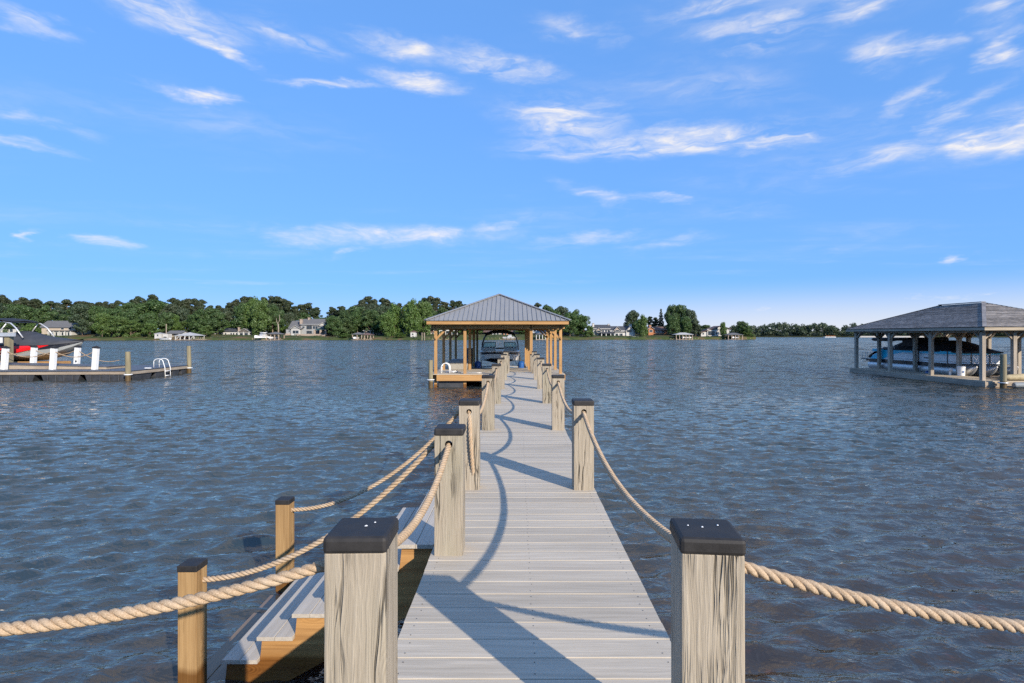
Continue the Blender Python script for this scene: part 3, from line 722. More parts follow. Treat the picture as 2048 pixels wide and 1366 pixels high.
# boat lift: two cradles with blue tanks and black uprights
for (x, lab) in ((-1.18, 'boat lift frame with blue tank and black uprights left of the silver boat'), (1.10, 'boat lift frame with blue tank right of the silver boat')):
    wx, wy_ = at_bh(x, 4.6)
    lf = thing('boat_lift', lab, 'boat lift', (wx, wy_, 0), R(0.74), 'boat lift frames')
    MB().tube([(0, 0.1, -0.1), (0, 3.9, -0.1)], 0.20, 12).build('float_tube', M['float'], lf, smooth='auto')
    for y in (0.2, 3.6):
        s = 1 if x < 0 else -1
        MB().beam((0, y, 0.0), (0, y, 1.15), 0.06, 0.06, (0,1,0)).build('upright', M['steel'], lf)
        MB().beam((0, y, 0.42), (s*1.12, y, 0.50), 0.07, 0.07).build('cross_arm', M['galv'], lf)
    MB().tube([(0.02,-0.12,0.30),(0.02,-0.12,0.34),(0.02,-0.12,0.88),(0.02,-0.12,0.95)], [0.10,0.16,0.16,0.08], 14).build('tank', M['blue_tank'], lf, smooth='auto')
    MB().box(-0.10,0.14,-0.30,0.06,0.18,0.31).build('tank_seat', M['galv'], lf)

# ------------------------------------------------------------------ silver open-bow boat on the lift
wx, wy_ = at_bh(-0.06, 5.35)
boat = thing('motor_boat', 'beige open-bow motor boat with black tower canopy on the lift in the boathouse', 'boat', (wx, wy_, 0), R(0.74))
yy = [0.0, 0.10, 0.45, 1.1, 2.2, 4.0, 6.2]
wg = [0.60, 0.86, 1.02, 1.12, 1.19, 1.22, 1.18]       # gunwale half width
wc = [0.45, 0.74, 0.90, 1.00, 1.08, 1.12, 1.10]       # chine half width
zg = [1.43, 1.43, 1.42, 1.41, 1.40, 1.38, 1.36]
zc = [1.06, 0.98, 0.94, 0.90, 0.87, 0.85, 0.85]
zk = [1.00, 0.86, 0.76, 0.70, 0.66, 0.64, 0.64]
def side(f): return [f(i) for i in range(len(yy))]
b = MB(); b.loft([[(-wc[i]*.98, yy[i], zc[i]), (-wc[i]*.5, yy[i], (zc[i]+zk[i])/2), (0, yy[i], zk[i]), (wc[i]*.5, yy[i], (zc[i]+zk[i])/2), (wc[i]*.98, yy[i], zc[i])] for i in range(7)])
b.build('hull_bottom', M['gel_dark'], boat, smooth='auto')
b = MB()
for (a0, a1, mi) in ((0.0, 0.62, 0), (0.62, 0.90, 1), (0.90, 1.0, 0)):
    def mid(i, a, s): return (s*(wc[i]+(wg[i]-wc[i])*a), yy[i] - (0.06*a if i == 0 else 0), zc[i]+(zg[i]-zc[i])*a)
    ring = [(i, -1) for i in range(6, -1, -1)] + [(i, 1) for i in range(7)]
    b.loft([[mid(i, a0, s) for (i, s) in ring], [mid(i, a1, s) for (i, s) in ring]], mi, False, False)
b.build('hull_side', [M['gel_beige'], M['gel_dark']], boat, smooth='auto')
b = MB(); b.box(-1.12, 1.12, 6.14, 6.18, 0.86, 1.36); b.build('transom', M['gel_beige'], boat)
b = MB()
for s in (-1, 1): b.loft([[(s*wg[i], yy[i]-(0.06 if i == 0 else 0), zg[i]), (s*(wg[i]-0.05), yy[i]+(0.02 if i == 0 else 0), zg[i]+0.035), (s*(wg[i]-0.17), yy[i]+(0.12 if i == 0 else 0), zg[i]+0.03), (s*(wg[i]-0.22), yy[i]+(.16 if i == 0 else 0), zg[i]-0.25)] for i in range(7)], 0, False, False)
b.box(-0.60, 0.60, -0.05, 0.16, zg[0]-0.02, zg[0]+0.034)
b.build('gunwale', M['gel_beige'], boat, smooth='auto')
b = MB(); b.box(-0.95, 0.95, 0.30, 6.1, 1.10, 1.14); b.build('cockpit_floor', M['vinyl'], boat)
for s in (-1, 1):
    b = MB(); b.hexa([(s*.38, .35, 1.14), (s*.82, .35, 1.14), (s*.95, 1.9, 1.14), (s*.45, 1.9, 1.14), (s*.38, .35, 1.38), (s*.80, .35, 1.38), (s*.92, 1.9, 1.40), (s*.45, 1.9, 1.40)]); b.build('bow_seat', M['vinyl'], boat, bevel=0.03)
    b = MB(); b.hexa([(s*.24, 2.0, 1.14), (s*1.06, 2.0, 1.14), (s*1.08, 3.0, 1.14), (s*.24, 3.0, 1.14), (s*.26, 2.12, 1.62), (s*1.02, 2.12, 1.60), (s*1.04, 2.9, 1.62), (s*.26, 2.9, 1.62)]); b.build('console', M['gel_beige'], boat, bevel=0.03)
    # windshield: framed pane
    P = [(s*.25, 2.10, 1.63), (s*.99, 2.28, 1.61), (s*.90, 2.55, 1.885), (s*.25, 2.36, 1.90)]
    ws = MB().add(P, [(0,1,2,3)]).build('windshield', M['windshield'], boat)
    b = MB()
    for i in range(4): b.beam(P[i], P[(i+1) % 4], 0.03, 0.03, (0,1,0.3))
    b.build('frame', M['gel_dark'], ws)
b = MB(); b.box(-.24, .24, 2.12, 2.18, 1.50, 1.585); b.build('walk_through_door', M['gel_dark'], boat)
arch = [(-1.08,2.7,1.42),(-1.06,2.85,1.80),(-0.96,2.95,2.15),(-0.80,3.0,2.36),(-0.45,3.0,2.47),(0,3.0,2.50),(0.45,3.0,2.47),(0.80,3.0,2.36),(0.96,2.95,2.15),(1.06,2.85,1.80),(1.08,2.7,1.42)]
MB().tube(arch, 0.032, 8).build('tower', M['gel_dark'], boat, smooth=True)
MB().tube([(x, y+1.0, z) for x, y, z in arch], 0.03, 8).build('tower', M['gel_dark'], boat, smooth=True)
sec = []
for y, dz in ((2.75,-0.03),(2.85,0.03),(3.4,0.07),(4.1,0.04),(4.25,-0.02)):
    sec.append([(x, y, z+dz) for x, z in ((-.90,2.30),(-.80,2.42),(-.45,2.52),(0,2.555),(.45,2.52),(.80,2.42),(.90,2.30),(.78,2.33),(.45,2.42),(0,2.45),(-.45,2.42),(-.78,2.33))])
MB().loft(sec, 0, True, True, True).build('canopy', M['black_canvas'], boat, smooth='auto')
MB().tube([(0.55,0.1,1.45),(0.75,-.3,1.2),(0.92,-0.75,0.85),(1.05,-1.0,0.64)], 0.012, 5).build('mooring_line', M['black_canvas'], boat, smooth=True)
# ------------------------------------------------------------------ neighbour's floating dock on the left
ldk = thing('floating_dock', 'low floating dock with dark deck and weathered rim at left', 'dock', (-19.7, 27.4, 0), R(3.0))
def LX(X): return X+19.7
def LY(Y): return Y-27.4
b = MB(); b.box(-14.0, -0.02, 0.02, 5.5, 0.465, 0.50)
b.build('deck', M['slate_deck'], ldk)
MB().box(-14.0, 0.0, -0.045, 0.018, 0.33, 0.47).build('rim_board', M['old_x'], ldk)
MB().box(-0.02, 0.045, -0.045, 5.5, 0.31, 0.468).build('rim_board', M['old_y'], ldk)
MB().box(-14.0, 0.05, -0.07, -0.048, 0.475, 0.51).build('edge_strip', M['float'], ldk)
MB().box(0.048, 0.07, -0.07, 5.5, 0.475, 0.51).build('edge_strip', M['float'], ldk)
for (x0, x1) in ((-13.8,-11.6),(-11.3,-9.0),(-8.6,-6.7),(-6.5,-4.6),(-4.3,-2.4),(-2.2,-0.15)):
    b = MB(); b.hexa([(x0+.12,0.06,-.12),(x1-.2,0.06,-.12),(x1-.2,1.1,-.12),(x0+.12,1.1,-.12),(x0,0.0,.325),(x1,0.0,.325),(x1,1.2,.325),(x0,1.2,.325)])
    for x in np.linspace(x0+.3, x1-.4, 4): b.box(x, x+.05, -0.03, 0.03, -.1, .3)
    b.build('float', M['float'], ldk, bevel=0.02)
for (y0_, y1_) in ((0.3,1.9),(2.2,3.5),(3.8,4.5),(4.7,5.4)):
    b = MB(); b.hexa([(-1.1,y0_,-.12),(-.1,y0_+.1,-.12),(-.1,y1_-.1,-.12),(-1.1,y1_,-.12),(-1.1,y0_,.305),(-.02,y0_,.305),(-.02,y1_,.305),(-1.1,y1_,.305)])
    b.build('float', M['float'], ldk, bevel=0.02)
# gangway with white posts
gw = thing('gangway', 'weathered timber gangway with white capped posts on the left dock', 'gangway', (-21.9, 28.75, 0))
b = MB(); b.hexa([(-9,0,0.505),(0,0,0.505),(0,1.5,0.505),(-9,1.5,0.505),(-9,0,0.80),(0,0,0.615),(0,1.5,0.615),(-9,1.5,0.80)]); b.build('side_frame', M['old_x'], gw)
b = MB(); b.hexa([(-9,-.03,0.803),(0.05,-.03,0.618),(0.05,1.53,0.618),(-9,1.53,0.803),(-9,-.03,0.835),(0.05,-.03,0.65),(0.05,1.53,0.65),(-9,1.53,0.835)]); b.build('walking_surface', M['slate_deck'], gw)
wp = MB().box(-.108,.108,-.108,.108,0,1.13).build('post', M['white'], gw, bevel=0.008)
b = MB(); b.box(-.135,.135,-.135,.135,1.13,1.17); b.add([(-.128,-.128,1.17),(.128,-.128,1.17),(.128,.128,1.17),(-.128,.128,1.17),(0,0,1.27)], [(0,1,4),(1,2,4),(2,3,4),(3,0,4)]); wc_ = b.build('cap', M['cap'], wp)
nearp = [(-27.05,28.45),(-24.5,28.45),(-22.28,28.45)]; farp = [(-27.3,30.42),(-24.85,30.42)]
allp = nearp+farp; k = 0
for (X, Y) in allp:
    if k == 0: p, c = wp, wc_
    else: p = inst(wp, gw); c = inst(wc_, p)
    k += 1; p.location = (X+21.9, Y-28.75, 0.5); p.rotation_euler = (0, R(4.2), 0)
MB().tube([(-24.75+21.9, 30.26-28.75, 0.86), (-24.75+21.9, 30.24-28.75, 0.86)], 0.05, 10).build('hook_plate', M['float'], gw)
ends = [((-31,28.45),nearp[0]),(nearp[0],nearp[1]),(nearp[1],nearp[2])]
for i, (a, c) in enumerate(ends):
    rope((a[0]+.05, a[1], 1.50), (c[0]+.05, c[1], 1.50), 0.34, ['pale rope from the left frame edge to the nearest white gangway post','pale rope between the first and second near white gangway posts','pale rope between the second and third near white gangway posts'][i], False, Rr=0.025, group='gangway ropes')
for i, (a, c) in enumerate((((-31,30.42),farp[0]),(farp[0],farp[1]),(farp[1],(-22.5,30.42)))):
    rope((a[0]+.05, a[1], 1.50), (c[0]+.05, c[1], 1.50 if i < 2 else 0.9), 0.30, ['pale rope running left behind the far white gangway posts','pale rope between the two far white gangway posts','pale rope sloping down from the last far white gangway post'][i], False, Rr=0.022, group='gangway ropes')
for (X, Y, zt, lab) in ((-19.62, 27.2, 1.48, 'greenish round piling at the near corner of the left dock'), (-19.93, 32.75, 1.66, 'greenish round piling at the far corner of the left dock')):
    pl = thing('mooring_piling', lab, 'piling', (X, Y, 0), group='left dock pilings')
    MB().tube([(0,0,-2),(0,0,.8),(-.02,0,zt)], [.135,.125,.115], 14).build('shaft', M['piling'], pl, smooth='auto')
    MB().tube([(0.16*math.cos(t), 0.16*math.sin(t), 0.33) for t in np.linspace(0, 6.28, 17)], 0.03, 6).build('hoop', M['white'], pl, smooth=True)
# ladder on the side of the dock
ld = thing('swim_ladder', 'white looped ladder on the far side of the left dock between two pilings', 'ladder', (-19.80, 30.2, 0.0))
for y in (0, 0.46):
    MB().tube([(-0.55,y,.50),(-.55,y,.82)]+[(-.29-.26*math.cos(t), y, .82+.17*math.sin(t)) for t in np.linspace(.25,2.9,9)]+[(-.02,y,.8),(0.07,y,.5),(0.10,y,-.25)], 0.020, 8).build('rail', M['white'], ld, smooth=True)
for z in (0.30, 0.05): MB().tube([(0.09,0,z),(0.09,.46,z)], 0.022, 6).build('rung', M['white'], ld, smooth=True)
tag(MB().box(-.16,.16,-.06,.06,0,.05).build('dock_cleat', M['white'], loc=(-19.85, 29.0, 0.52), bevel=0.02), 'small white cleat on the edge of the left dock', 'cleat')
# lift piling behind with a beam
pl = thing('lift_piling', 'grey square piling beside the red boat carrying a lift beam', 'piling', (-29.2, 31.0, 0))
MB().box(-.14,.14,-.14,.14,-2,2.36).build('shaft', M['piling'], pl)
MB().box(-4.5,0.55,-.26,-.16,2.24,2.45).build('lift_beam', M['galv'], pl)
MB().box(-.45,-.10,-.40,-.27,1.88,2.18).build('motor_housing', M['gel_white'], pl)
# red covered boat, bow to the right
rbt = thing('covered_boat', 'red and grey wake boat under a charcoal cover behind the left gangway', 'boat', (-26.75, 33.2, 0))
xx = [0.0,-0.35,-1.0,-2.2,-3.8,-6.4]
hw_ = [0.03,0.40,0.78,1.08,1.2,1.22]; zg = [1.95,1.90,1.84,1.78,1.76,1.74]; zk = [1.78,1.45,1.05,0.78,0.70,0.70]; zc = [1.86,1.62,1.32,1.10,1.02,1.0]
b = MB(); b.loft([[(xx[i],-hw_[i]*.86,zc[i]),(xx[i],0,zk[i]),(xx[i],hw_[i]*.86,zc[i])] for i in range(6)]); b.build('hull_bottom', M['gel_grey'], rbt, smooth='auto')
b = MB()
for s in (-1, 1):
    b.loft([[(xx[i], s*hw_[i]*.86, zc[i]), (xx[i], s*hw_[i]*.93, zc[i]+(zg[i]-zc[i])*.42)] for i in range(6)], 0, False, False)
    b.loft([[(xx[i], s*hw_[i]*.93, zc[i]+(zg[i]-zc[i])*.42), (xx[i], s*hw_[i], zg[i])] for i in range(6)], 1, False, False)
b.build('hull_side', [M['gel_grey'], M['gel_dark']], rbt, smooth='auto')
pan = []
for i in range(10):
    u = i/9; x = -1.35-u*4.9; y = -(np.interp(-x, [1.0,2.2,3.8,6.4], [.78,1.08,1.2,1.22]))-.012
    top = 1.74; bot = 1.70-0.54*min(1, u*2.2)**.8
    pan.append([(x, y+.04, top), (x, y-.0, (top+bot)/2), (x, y+.045, bot)])
MB().loft(pan, 0, False, False).build('red_panel', M['gel_red'], rbt, smooth=True)
b = MB(); sec = []
for x, wdt, zt, ze in ((0.06,.03,2.0,1.93),(-.4,.44,2.05,1.84),(-1.0,.82,2.12,1.75),(-2.0,1.08,2.25,1.70),(-2.9,1.18,2.52,1.70),(-3.6,1.24,2.58,1.72),(-4.3,1.26,2.45,1.72),(-5.4,1.28,2.50,1.74),(-6.4,1.26,2.3,1.74)):
    sec.append([(x,-wdt,ze),(x,-wdt*.97,ze+.14),(x+.03,-wdt*.62,ze+(zt-ze)*.74),(x,0,zt),(x-.03,wdt*.62,ze+(zt-ze)*.74),(x,wdt*.97,ze+.14),(x,wdt,ze)])
b.loft(sec); b.build('cover', M['navy_canvas'], rbt, smooth=True)
for s in (-1, 1):
    MB().tube([(-2.65, s*1.1, 2.15),(-3.1, s*1.08, 2.75),(-3.45, s*1.02, 3.02),(-3.9, s*.98, 3.12),(-5.6, s*.95, 3.12)], 0.04, 8).build('tower_leg', M['galv'], rbt, smooth=True)
    MB().tube([(-4.3, s*1.1, 2.2),(-3.7, s*1.04, 3.0)], 0.035, 6).build('tower_strut', M['galv'], rbt, smooth=True)
b = MB(); b.loft([[(-3.5,-1.05,3.12),(-3.5,0,3.2),(-3.5,1.05,3.12)],[(-4.2,-1.1,3.26),(-4.2,0,3.36),(-4.2,1.1,3.26)],[(-6.0,-1.1,3.24),(-6.0,0,3.34),(-6.0,1.1,3.24)],[(-6.0,-1.1,3.16),(-6.0,0,3.26),(-6.0,1.1,3.16)],[(-4.2,-1.1,3.17),(-4.2,0,3.27),(-4.2,1.1,3.17)],[(-3.5,-1.05,3.09),(-3.5,0,3.16),(-3.5,1.05,3.09)]], 0, True, True)
b.build('bimini', M['black_canvas'], rbt, smooth='auto')
tag(MB().box(-6.0,-0.9,-.5,.5,0.42,0.72).build('lift_bunk', M['pine_x'], loc=(-26.8,33.0,0)), 'tan timber bunk carrying the red boat', 'bunk')
pl = thing('mooring_piling', 'dark slim piling under the bow of the red boat', 'piling', (-26.3, 33.6, 0))
MB().tube([(0,0,-2),(0,0,1.55)], 0.14, 12).build('shaft', M['old_z'], pl, smooth='auto')

# ------------------------------------------------------------------ neighbour's shingled boathouse on the right
rb_ = thing('shingled_boathouse', 'grey timber boathouse with shingled hip roof at right', 'boathouse', (21.1, 24.5, 0))
RZ = 0.26
pm = MB().box(-.085,.085,-.085,.085,-0.02,2.50).build('post', M['old_z'], rb_, bevel=0.01); k = 0
for x in (0.0, 1.42, 4.45, 5.6):
    for y in (0.05, 3.1, 6.15, 9.2):
        o = pm if k == 0 else inst(pm, rb_); k += 1; o.location = (x, y, RZ); o.rotation_euler = (0,0,random.uniform(-.02,.02))
bl = board_mesh(-0.22, 1.55, 0.19, 0.04, 'floor_board', M['plank_pale']); br = board_mesh(4.3, 5.85, 0.19, 0.04, 'floor_board', M['plank_pale']); bf = board_mesh(-0.22, 5.85, 0.19, 0.04, 'floor_board', M['plank_pale'])
k = 0
for i in range(50):
    y = -0.35+i*0.195
    if y < 0.75:
        o = bf if i == 0 else inst(bf); o.parent = rb_; o.location = (0, y, RZ); continue
    for p in (bl, br):
        o = p if k < 2 else inst(p); k += 1; o.parent = rb_; o.location = (random.uniform(-.01,.01), y, RZ)
MB().box(-.27,-.222,-0.36,9.45,-0.02,RZ-0.035).build('rim_board', M['old_y'], rb_)
MB().box(-.27,5.9,-0.405,-0.362,-0.02,RZ-0.035).build('rim_board', M['old_x'], rb_)
MB().box(1.552,1.60,0.8,9.45,-0.02,RZ-0.043).build('rim_board', M['old_y'], rb_)
MB().box(4.25,4.298,0.8,9.45,-0.02,RZ-0.043).build('rim_board', M['old_y'], rb_)
for i in range(6):
    MB().box(-.18,1.4,-0.2+i*1.6,1.2+i*1.6,-0.2,0.03).build('float', M['float'], rb_, bevel=0.03)
    MB().box(4.4,5.7,-0.2+i*1.6,1.2+i*1.6,-0.2,0.03).build('float', M['float'], rb_, bevel=0.03)
for x in (0.0, 1.42, 4.45, 5.6): MB().box(x-.06,x+.06,-.1,9.4,2.44,2.66).build('beam', M['old_y'], rb_)
for y in (0.05, 3.1, 6.15, 9.2): MB().box(-.15,5.75,y-.055,y+.055,2.46,2.64).build('beam', M['old_x'], rb_)
for x in (0.0, 1.42, 4.45, 5.6):
    for y in (0.05, 3.1, 6.15, 9.2):
        for s in (-1, 1):
            if 0 <= y+s*.5 <= 9.3: MB().beam((x, y, 2.06), (x, y+s*.45, 2.50), .07, .09, (1,0,0)).build('brace', M['old_y'], rb_)
            if -.1 <= x+s*.5 <= 5.8: MB().beam((x, y, 2.06), (x+s*.45, y, 2.50), .07, .09, (0,1,0)).build('brace', M['old_x'], rb_)
# hip roof in overlapping shingle courses
def shingle_mat():
    m, t = new_mat('weathered_shingle')
    oc = t.add('ShaderNodeTexCoord').outputs['Object']
    rnd = t.add('ShaderNodeObjectInfo').outputs['Random']
    v = t.vmath('ADD', oc, t.add('ShaderNodeCombineXYZ', {2: t.math('MULTIPLY', rnd, 60.0)}).outputs[0])
    br = t.noise(t.mapping(v, scale=(5,5,60)), 1.0, 2, 0.5); n2 = t.noise(v, 1.2, 5, 0.6); n3 = t.noise(t.mapping(v, scale=(40,40,6)), 1.0, 2, 0.5)
    c = t.ramp(t.math('ADD', t.math('ADD', t.math('MULTIPLY', br, .6), t.math('MULTIPLY', n2, .4)), t.math('MULTIPLY', t.math('SUBTRACT', rnd, 0.5), 0.16)), [(0.34,(0.06,0.055,0.05)),(0.5,(0.17,0.155,0.145)),(0.66,(0.34,0.31,0.285))])
    bp = t.add('ShaderNodeBump', {'Height': n3, 'Strength': 0.7, 'Distance': 0.01})
    finish(t, t.add('ShaderNodeBsdfPrincipled', {'Base Color': c, 'Roughness': 0.85, 'Normal': bp.outputs[0]}).outputs[0]); return m
M['shingle'] = shingle_mat()
sx0, sx1, sy0, sy1, sez, sr = -0.38, 5.9, -0.5, 9.75, 2.68, 1.30
scx, shw, hipr = (sx0+sx1)/2, (sx1-sx0)/2, 3.7
NC = 26
def ring_at(u): # plan rectangle at fraction u up the roof
    return sx0+shw*u, sx1-shw*u, sy0+hipr*u, sy1-hipr*u, sez+sr*u
for i in range(NC):
    u0, u1 = i/NC, min((i+1.25)/NC, 0.9999)
    a0, a1, c0, c1, z0 = ring_at(u0); b0, b1, d0, d1, z1 = ring_at(u1); e = 0.022
    z0 += e; sides = [([(a0,c0,z0),(a1,c0,z0),(b1,d0,z1),(b0,d0,z1)]), ([(a0,c1,z0),(a0,c0,z0),(b0,d0,z1),(b0,d1,z1)]), ([(a1,c0,z0),(a1,c1,z0),(b1,d1,z1),(b1,d0,z1)]), ([(a1,c1,z0),(a0,c1,z0),(b0,d1,z1),(b1,d1,z1)])]
    for q in sides: MB().slab(q, 0.016).build('shingle_course', M['shingle'], rb_)
apx = [((sx0,sy0),(scx,sy0+hipr)),((sx1,sy0),(scx,sy0+hipr)),((sx0,sy1),(scx,sy1-hipr)),((sx1,sy1),(scx,sy1-hipr))]
for p, q in apx: MB().beam((p[0],p[1],sez+.022), (q[0],q[1],sez+sr+.022), .15, .012).build('hip_cap', M['shingle'], rb_)
MB().beam((scx,sy0+hipr,sez+sr+.045), (scx,sy1-hipr,sez+sr+.045), .24, .03).build('ridge_cap', M['shingle'], rb_)
MB().box(sx0+.03,sx0+.07,sy0+.07,sy1-.07,sez-.15,sez-.02).build('fascia', M['old_y'], rb_); MB().box(sx1-.07,sx1-.03,sy0+.07,sy1-.07,sez-.15,sez-.02).build('fascia', M['old_y'], rb_)
MB().box(sx0+.03,sx1-.03,sy0+.03,sy0+.068,sez-.15,sez-.02).build('fascia', M['plank_pale'], rb_); MB().box(sx0+.03,sx1-.03,sy1-.068,sy1-.03,sez-.15,sez-.02).build('fascia', M['old_x'], rb_)
MB().box(sx0+.09,sx1-.09,sy0+.09,sy1-.09,sez-.035,sez-.03).build('soffit', M['pine_y'], rb_)

# pontoon boat in that slip, bow towards the camera
pt = thing('pontoon_boat', 'teal and white pontoon boat under a black cover in the right boathouse', 'boat', (22.95, 27.0, 0))
for x in (0.0, 1.02, 2.04):
    path = []; rr = []
    for u in np.linspace(0, 1, 8):
        path.append((x, 0.02+0.95*u, 0.72-0.30*(1-(1-u)**2))); rr.append(0.03+0.27*math.sin(u*math.pi/2)**.8)
    path += [(x, 7.9, 0.42), (x, 8.05, 0.42)]; rr += [0.30, 0.27]
    MB().tube(path, rr, 18).build('pontoon', M['galv'], pt, smooth='auto')
    MB().beam((x, 1.0, .12), (x, 7.9, .12), .02, .05).build('keel', M['galv'], pt)
MB().box(-.28, 2.32, 0.75, 8.7, 0.735, 0.80).build('deck', M['steel'], pt)
MB().box(-.30, -.282, 0.75, 8.2, 0.66, 0.80).build('rub_rail', M['gel_dark'], pt)
# fence panels
def fence(path, z0, z1, name, mat, off=0.0, z0e=None):
    b = MB()
    for (p, q) in zip(path[:-1], path[1:]):
        b.beam((p[0],p[1],(z0+z1)/2), (q[0],q[1],(z0+z1)/2), 0.04+off*2, z1-z0)
    return b.build(name, mat, pt)
path = [(-.24, 7.6),(-.24, 1.5),(-.05, 1.02),(.35, .92),(1.65, .92),(2.05, 1.02),(2.28, 1.5),(2.28, 7.6)]
fence(path, 0.82, 1.30, 'fence_panel', M['gel_white']); fence(path, 1.302, 1.45, 'teal_band', M['gel_teal'], 0.002)
fence(path, 1.245, 1.262, 'pinstripe', M['gel_dark'], 0.004); fence(path, 0.90, 0.915, 'pinstripe', M['gel_dark'], 0.004)
for (x, y) in ((-.24,1.55),(-.24,3.6),(-.24,5.7),(.45,.915),(1.4,.915)): MB().box(x-.035,x+.035,y-.035,y+.035,.81,1.46).build('fence_post', M['steel'], pt)
# teal sweep at the stern quarter
b = MB(); b.prism([(-.268,7.85,.82),(-.268,6.6,.82),(-.268,5.9,1.12),(-.268,4.9,1.30),(-.268,4.9,1.44),(-.268,6.6,1.40),(-.268,7.5,1.05)], (0.03,0,0)); b.build('teal_sweep', M['gel_teal'], pt)
b = MB(); b.prism([(-.26,8.0,.86),(-.26,7.4,1.12),(-.26,6.4,1.42),(-.26,5.8,1.50),(-.26,7.0,1.46),(-.26,8.0,1.0)], (2.5,0,0)); b.build('stern_seat', M['black_canvas'], pt)
# mooring cover, tented over the furniture
sec = []
for y, zt, ze, w0 in ((.82,1.50,1.40,1.02),(1.2,1.66,1.42,1.22),(2.2,2.02,1.44,1.29),(2.6,2.03,1.44,1.29),(3.6,2.02,1.44,1.29),(4.3,2.10,1.44,1.29),(5.6,2.12,1.44,1.29),(6.2,1.86,1.44,1.29),(7.0,1.55,1.42,1.27)):
    sec.append([(1.02-w0,y,ze-.03),(1.02-w0,y,ze+.03),(1.02-w0*.55,y,ze+(zt-ze)*.72),(1.02,y,zt),(1.02+w0*.55,y,ze+(zt-ze)*.72),(1.02+w0,y,ze+.03),(1.02+w0,y,ze-.03)])
MB().loft(sec).build('cover', M['black_canvas'], pt, smooth='auto')
# folded bimini with struts
b = MB(); b.tube([(-.1,4.6,2.12),(-.1,6.0,2.02),(-.1,7.7,2.05),(-.1,7.85,2.05)], [.05,.09,.11,.06], 10); b.tube([(2.1,4.6,2.12),(2.1,7.8,2.05)], .09, 10); b.tube([(-.1,7.75,2.05),(2.1,7.75,2.05)], .10, 10); b.build('folded_bimini', M['black_canvas'], pt, smooth='auto')
b = MB(); b.tube([(-.15,7.2,2.0),(-.18,7.0,1.42)], .02, 6); b.tube([(-.15,6.3,2.0),(-.2,5.6,1.5)], .018, 6); b.tube([(2.15,7.2,2.0),(2.2,7.0,1.42)], .02, 6); b.build('bimini_strut', M['galv'], pt)
b = MB(); b.prism([(-.02,4.15,1.62),(-.02,5.3,1.62),(-.02,5.3,2.17),(-.02,4.25,2.17)], (2.0,0,0)); b.build('helm_cover', M['black_canvas'], pt, bevel=0.06)
# outboard and stern ladder
om = thing('outboard_motor', 'black outboard motor on the stern of the pontoon boat', 'motor', (23.97, 35.45, 0)); om.parent = None
MB().hexa([(-.2,-.3,.85),(.2,-.3,.85),(.18,.35,.9),(-.18,.35,.9),(-.17,-.25,1.55),(.17,-.25,1.55),(.13,.22,1.45),(-.13,.22,1.45)]).build('cowling', M['gel_dark'], om, bevel=0.05)
MB().box(-.08,.08,-.1,.15,-.1,.86).build('leg', M['gel_dark'], om)
MB().box(-.205,.205,-.305,.30,1.0,1.06).build('stripe', M['gel_white'], om)
b = MB()
for x in (-.25, 0.1): b.tube([(x,8.65,.80),(x,8.65,1.2),(x,8.3,1.22),(x,8.3,.82)], .02, 6)
b.build('stern_ladder', M['galv'], pt)
# lettering-like model marks on the side panel
for i, (y, w) in enumerate(((3.05,.34),(2.72,.22))):
    MB().box(-.268,-.262,y-w/2,y+w/2,1.02+.01*i,1.085+.02*i).build('side_badge', M['steel'], pt)
b = MB()
for i, y in enumerate(np.linspace(3.35, 3.85, 5)): b.box(-.272,-.264,y-.035,y+.035,1.35,1.40)
b.build('side_lettering', M['gel_white'], pt)

# things on the right dock
bk = thing('bucket', 'white plastic bucket on the right boathouse floor beside the pontoon nose', 'bucket', (22.42, 27.35, RZ+.004))
MB().tube([(0,0,0),(0,0,.48)], [.155,.178], 20).build('body', M['white'], bk, smooth='auto')
MB().tube([(0,0,.42),(0,0,.455)], [.188,.188], 20).build('rim', M['white'], bk, smooth='auto')
MB().tube([(-.18*math.cos(t), -.02-.10*math.sin(t), .40-.16*math.sin(t)) for t in np.linspace(0,3.14,12)], .008, 5).build('handle', M['galv'], bk)
MB().box(-.06,.03,-.171,-.166,.16,.24).build('label', M['blue_tank'], bk)
pl = thing('mooring_piling', 'pale round piling in front of the right boathouse with white hoop', 'piling', (21.35, 23.78, 0))
MB().tube([(0,0,-2),(0,0,1.0),(0,0,1.48)], [.125,.12,.115], 16).build('shaft', M['piling'], pl, smooth='auto')
MB().tube([(0.17*math.cos(t), 0.17*math.sin(t), 0.22) for t in np.linspace(0, 6.28, 17)], 0.03, 6).build('hoop', M['galv'], pl, smooth=True)
b = MB(); b.tube([(-.9,0,.1),(-.6,0,.13),(0,.05,.14),(.7,0,.15),(1.1,0,.08)], [.05,.13,.15,.14,.05], 10)
tag(b.build('sand_bag', M['tan_sack'], loc=(22.7,24.35,RZ+.02), smooth=True), 'tan rolled bag lying on the front edge of the right boathouse floor', 'bag')
b = MB(); b.tube([(0,0,0),(.05,0,0),(4,0,-.03)], [.10,.13,.13], 12)
tag(b.build('float_pipe', M['gel_grey'], loc=(21.75,23.72,0.12), smooth='auto'), 'grey floating pipe beside the right boathouse leading off the right edge', 'pipe')
tag(MB().tube([(0,0,0),(0,0,.06),(0,0,.13)], [.17,.16,.05], 12).build('blue_float', M['blue_tank'], loc=(22.35,29.4,RZ), smooth='auto'), 'small round blue float on the right boathouse floor', 'float')
b = MB(); b.tube([(0,0,0),(0,0,.22)], [.05,.06], 10); b.tube([(0,0,.22),(.04,0,.34)], [.10,.07], 10)
tag(b.build('water_tap', M['white'], loc=(22.15,27.7,RZ), smooth='auto'), 'small white standpipe beside the white bucket', 'tap')
b = MB(); b.tube([(0.35*math.cos(t), 0.22*math.sin(t), .03+.006*t) for t in np.linspace(0,20,70)], .018, 6)
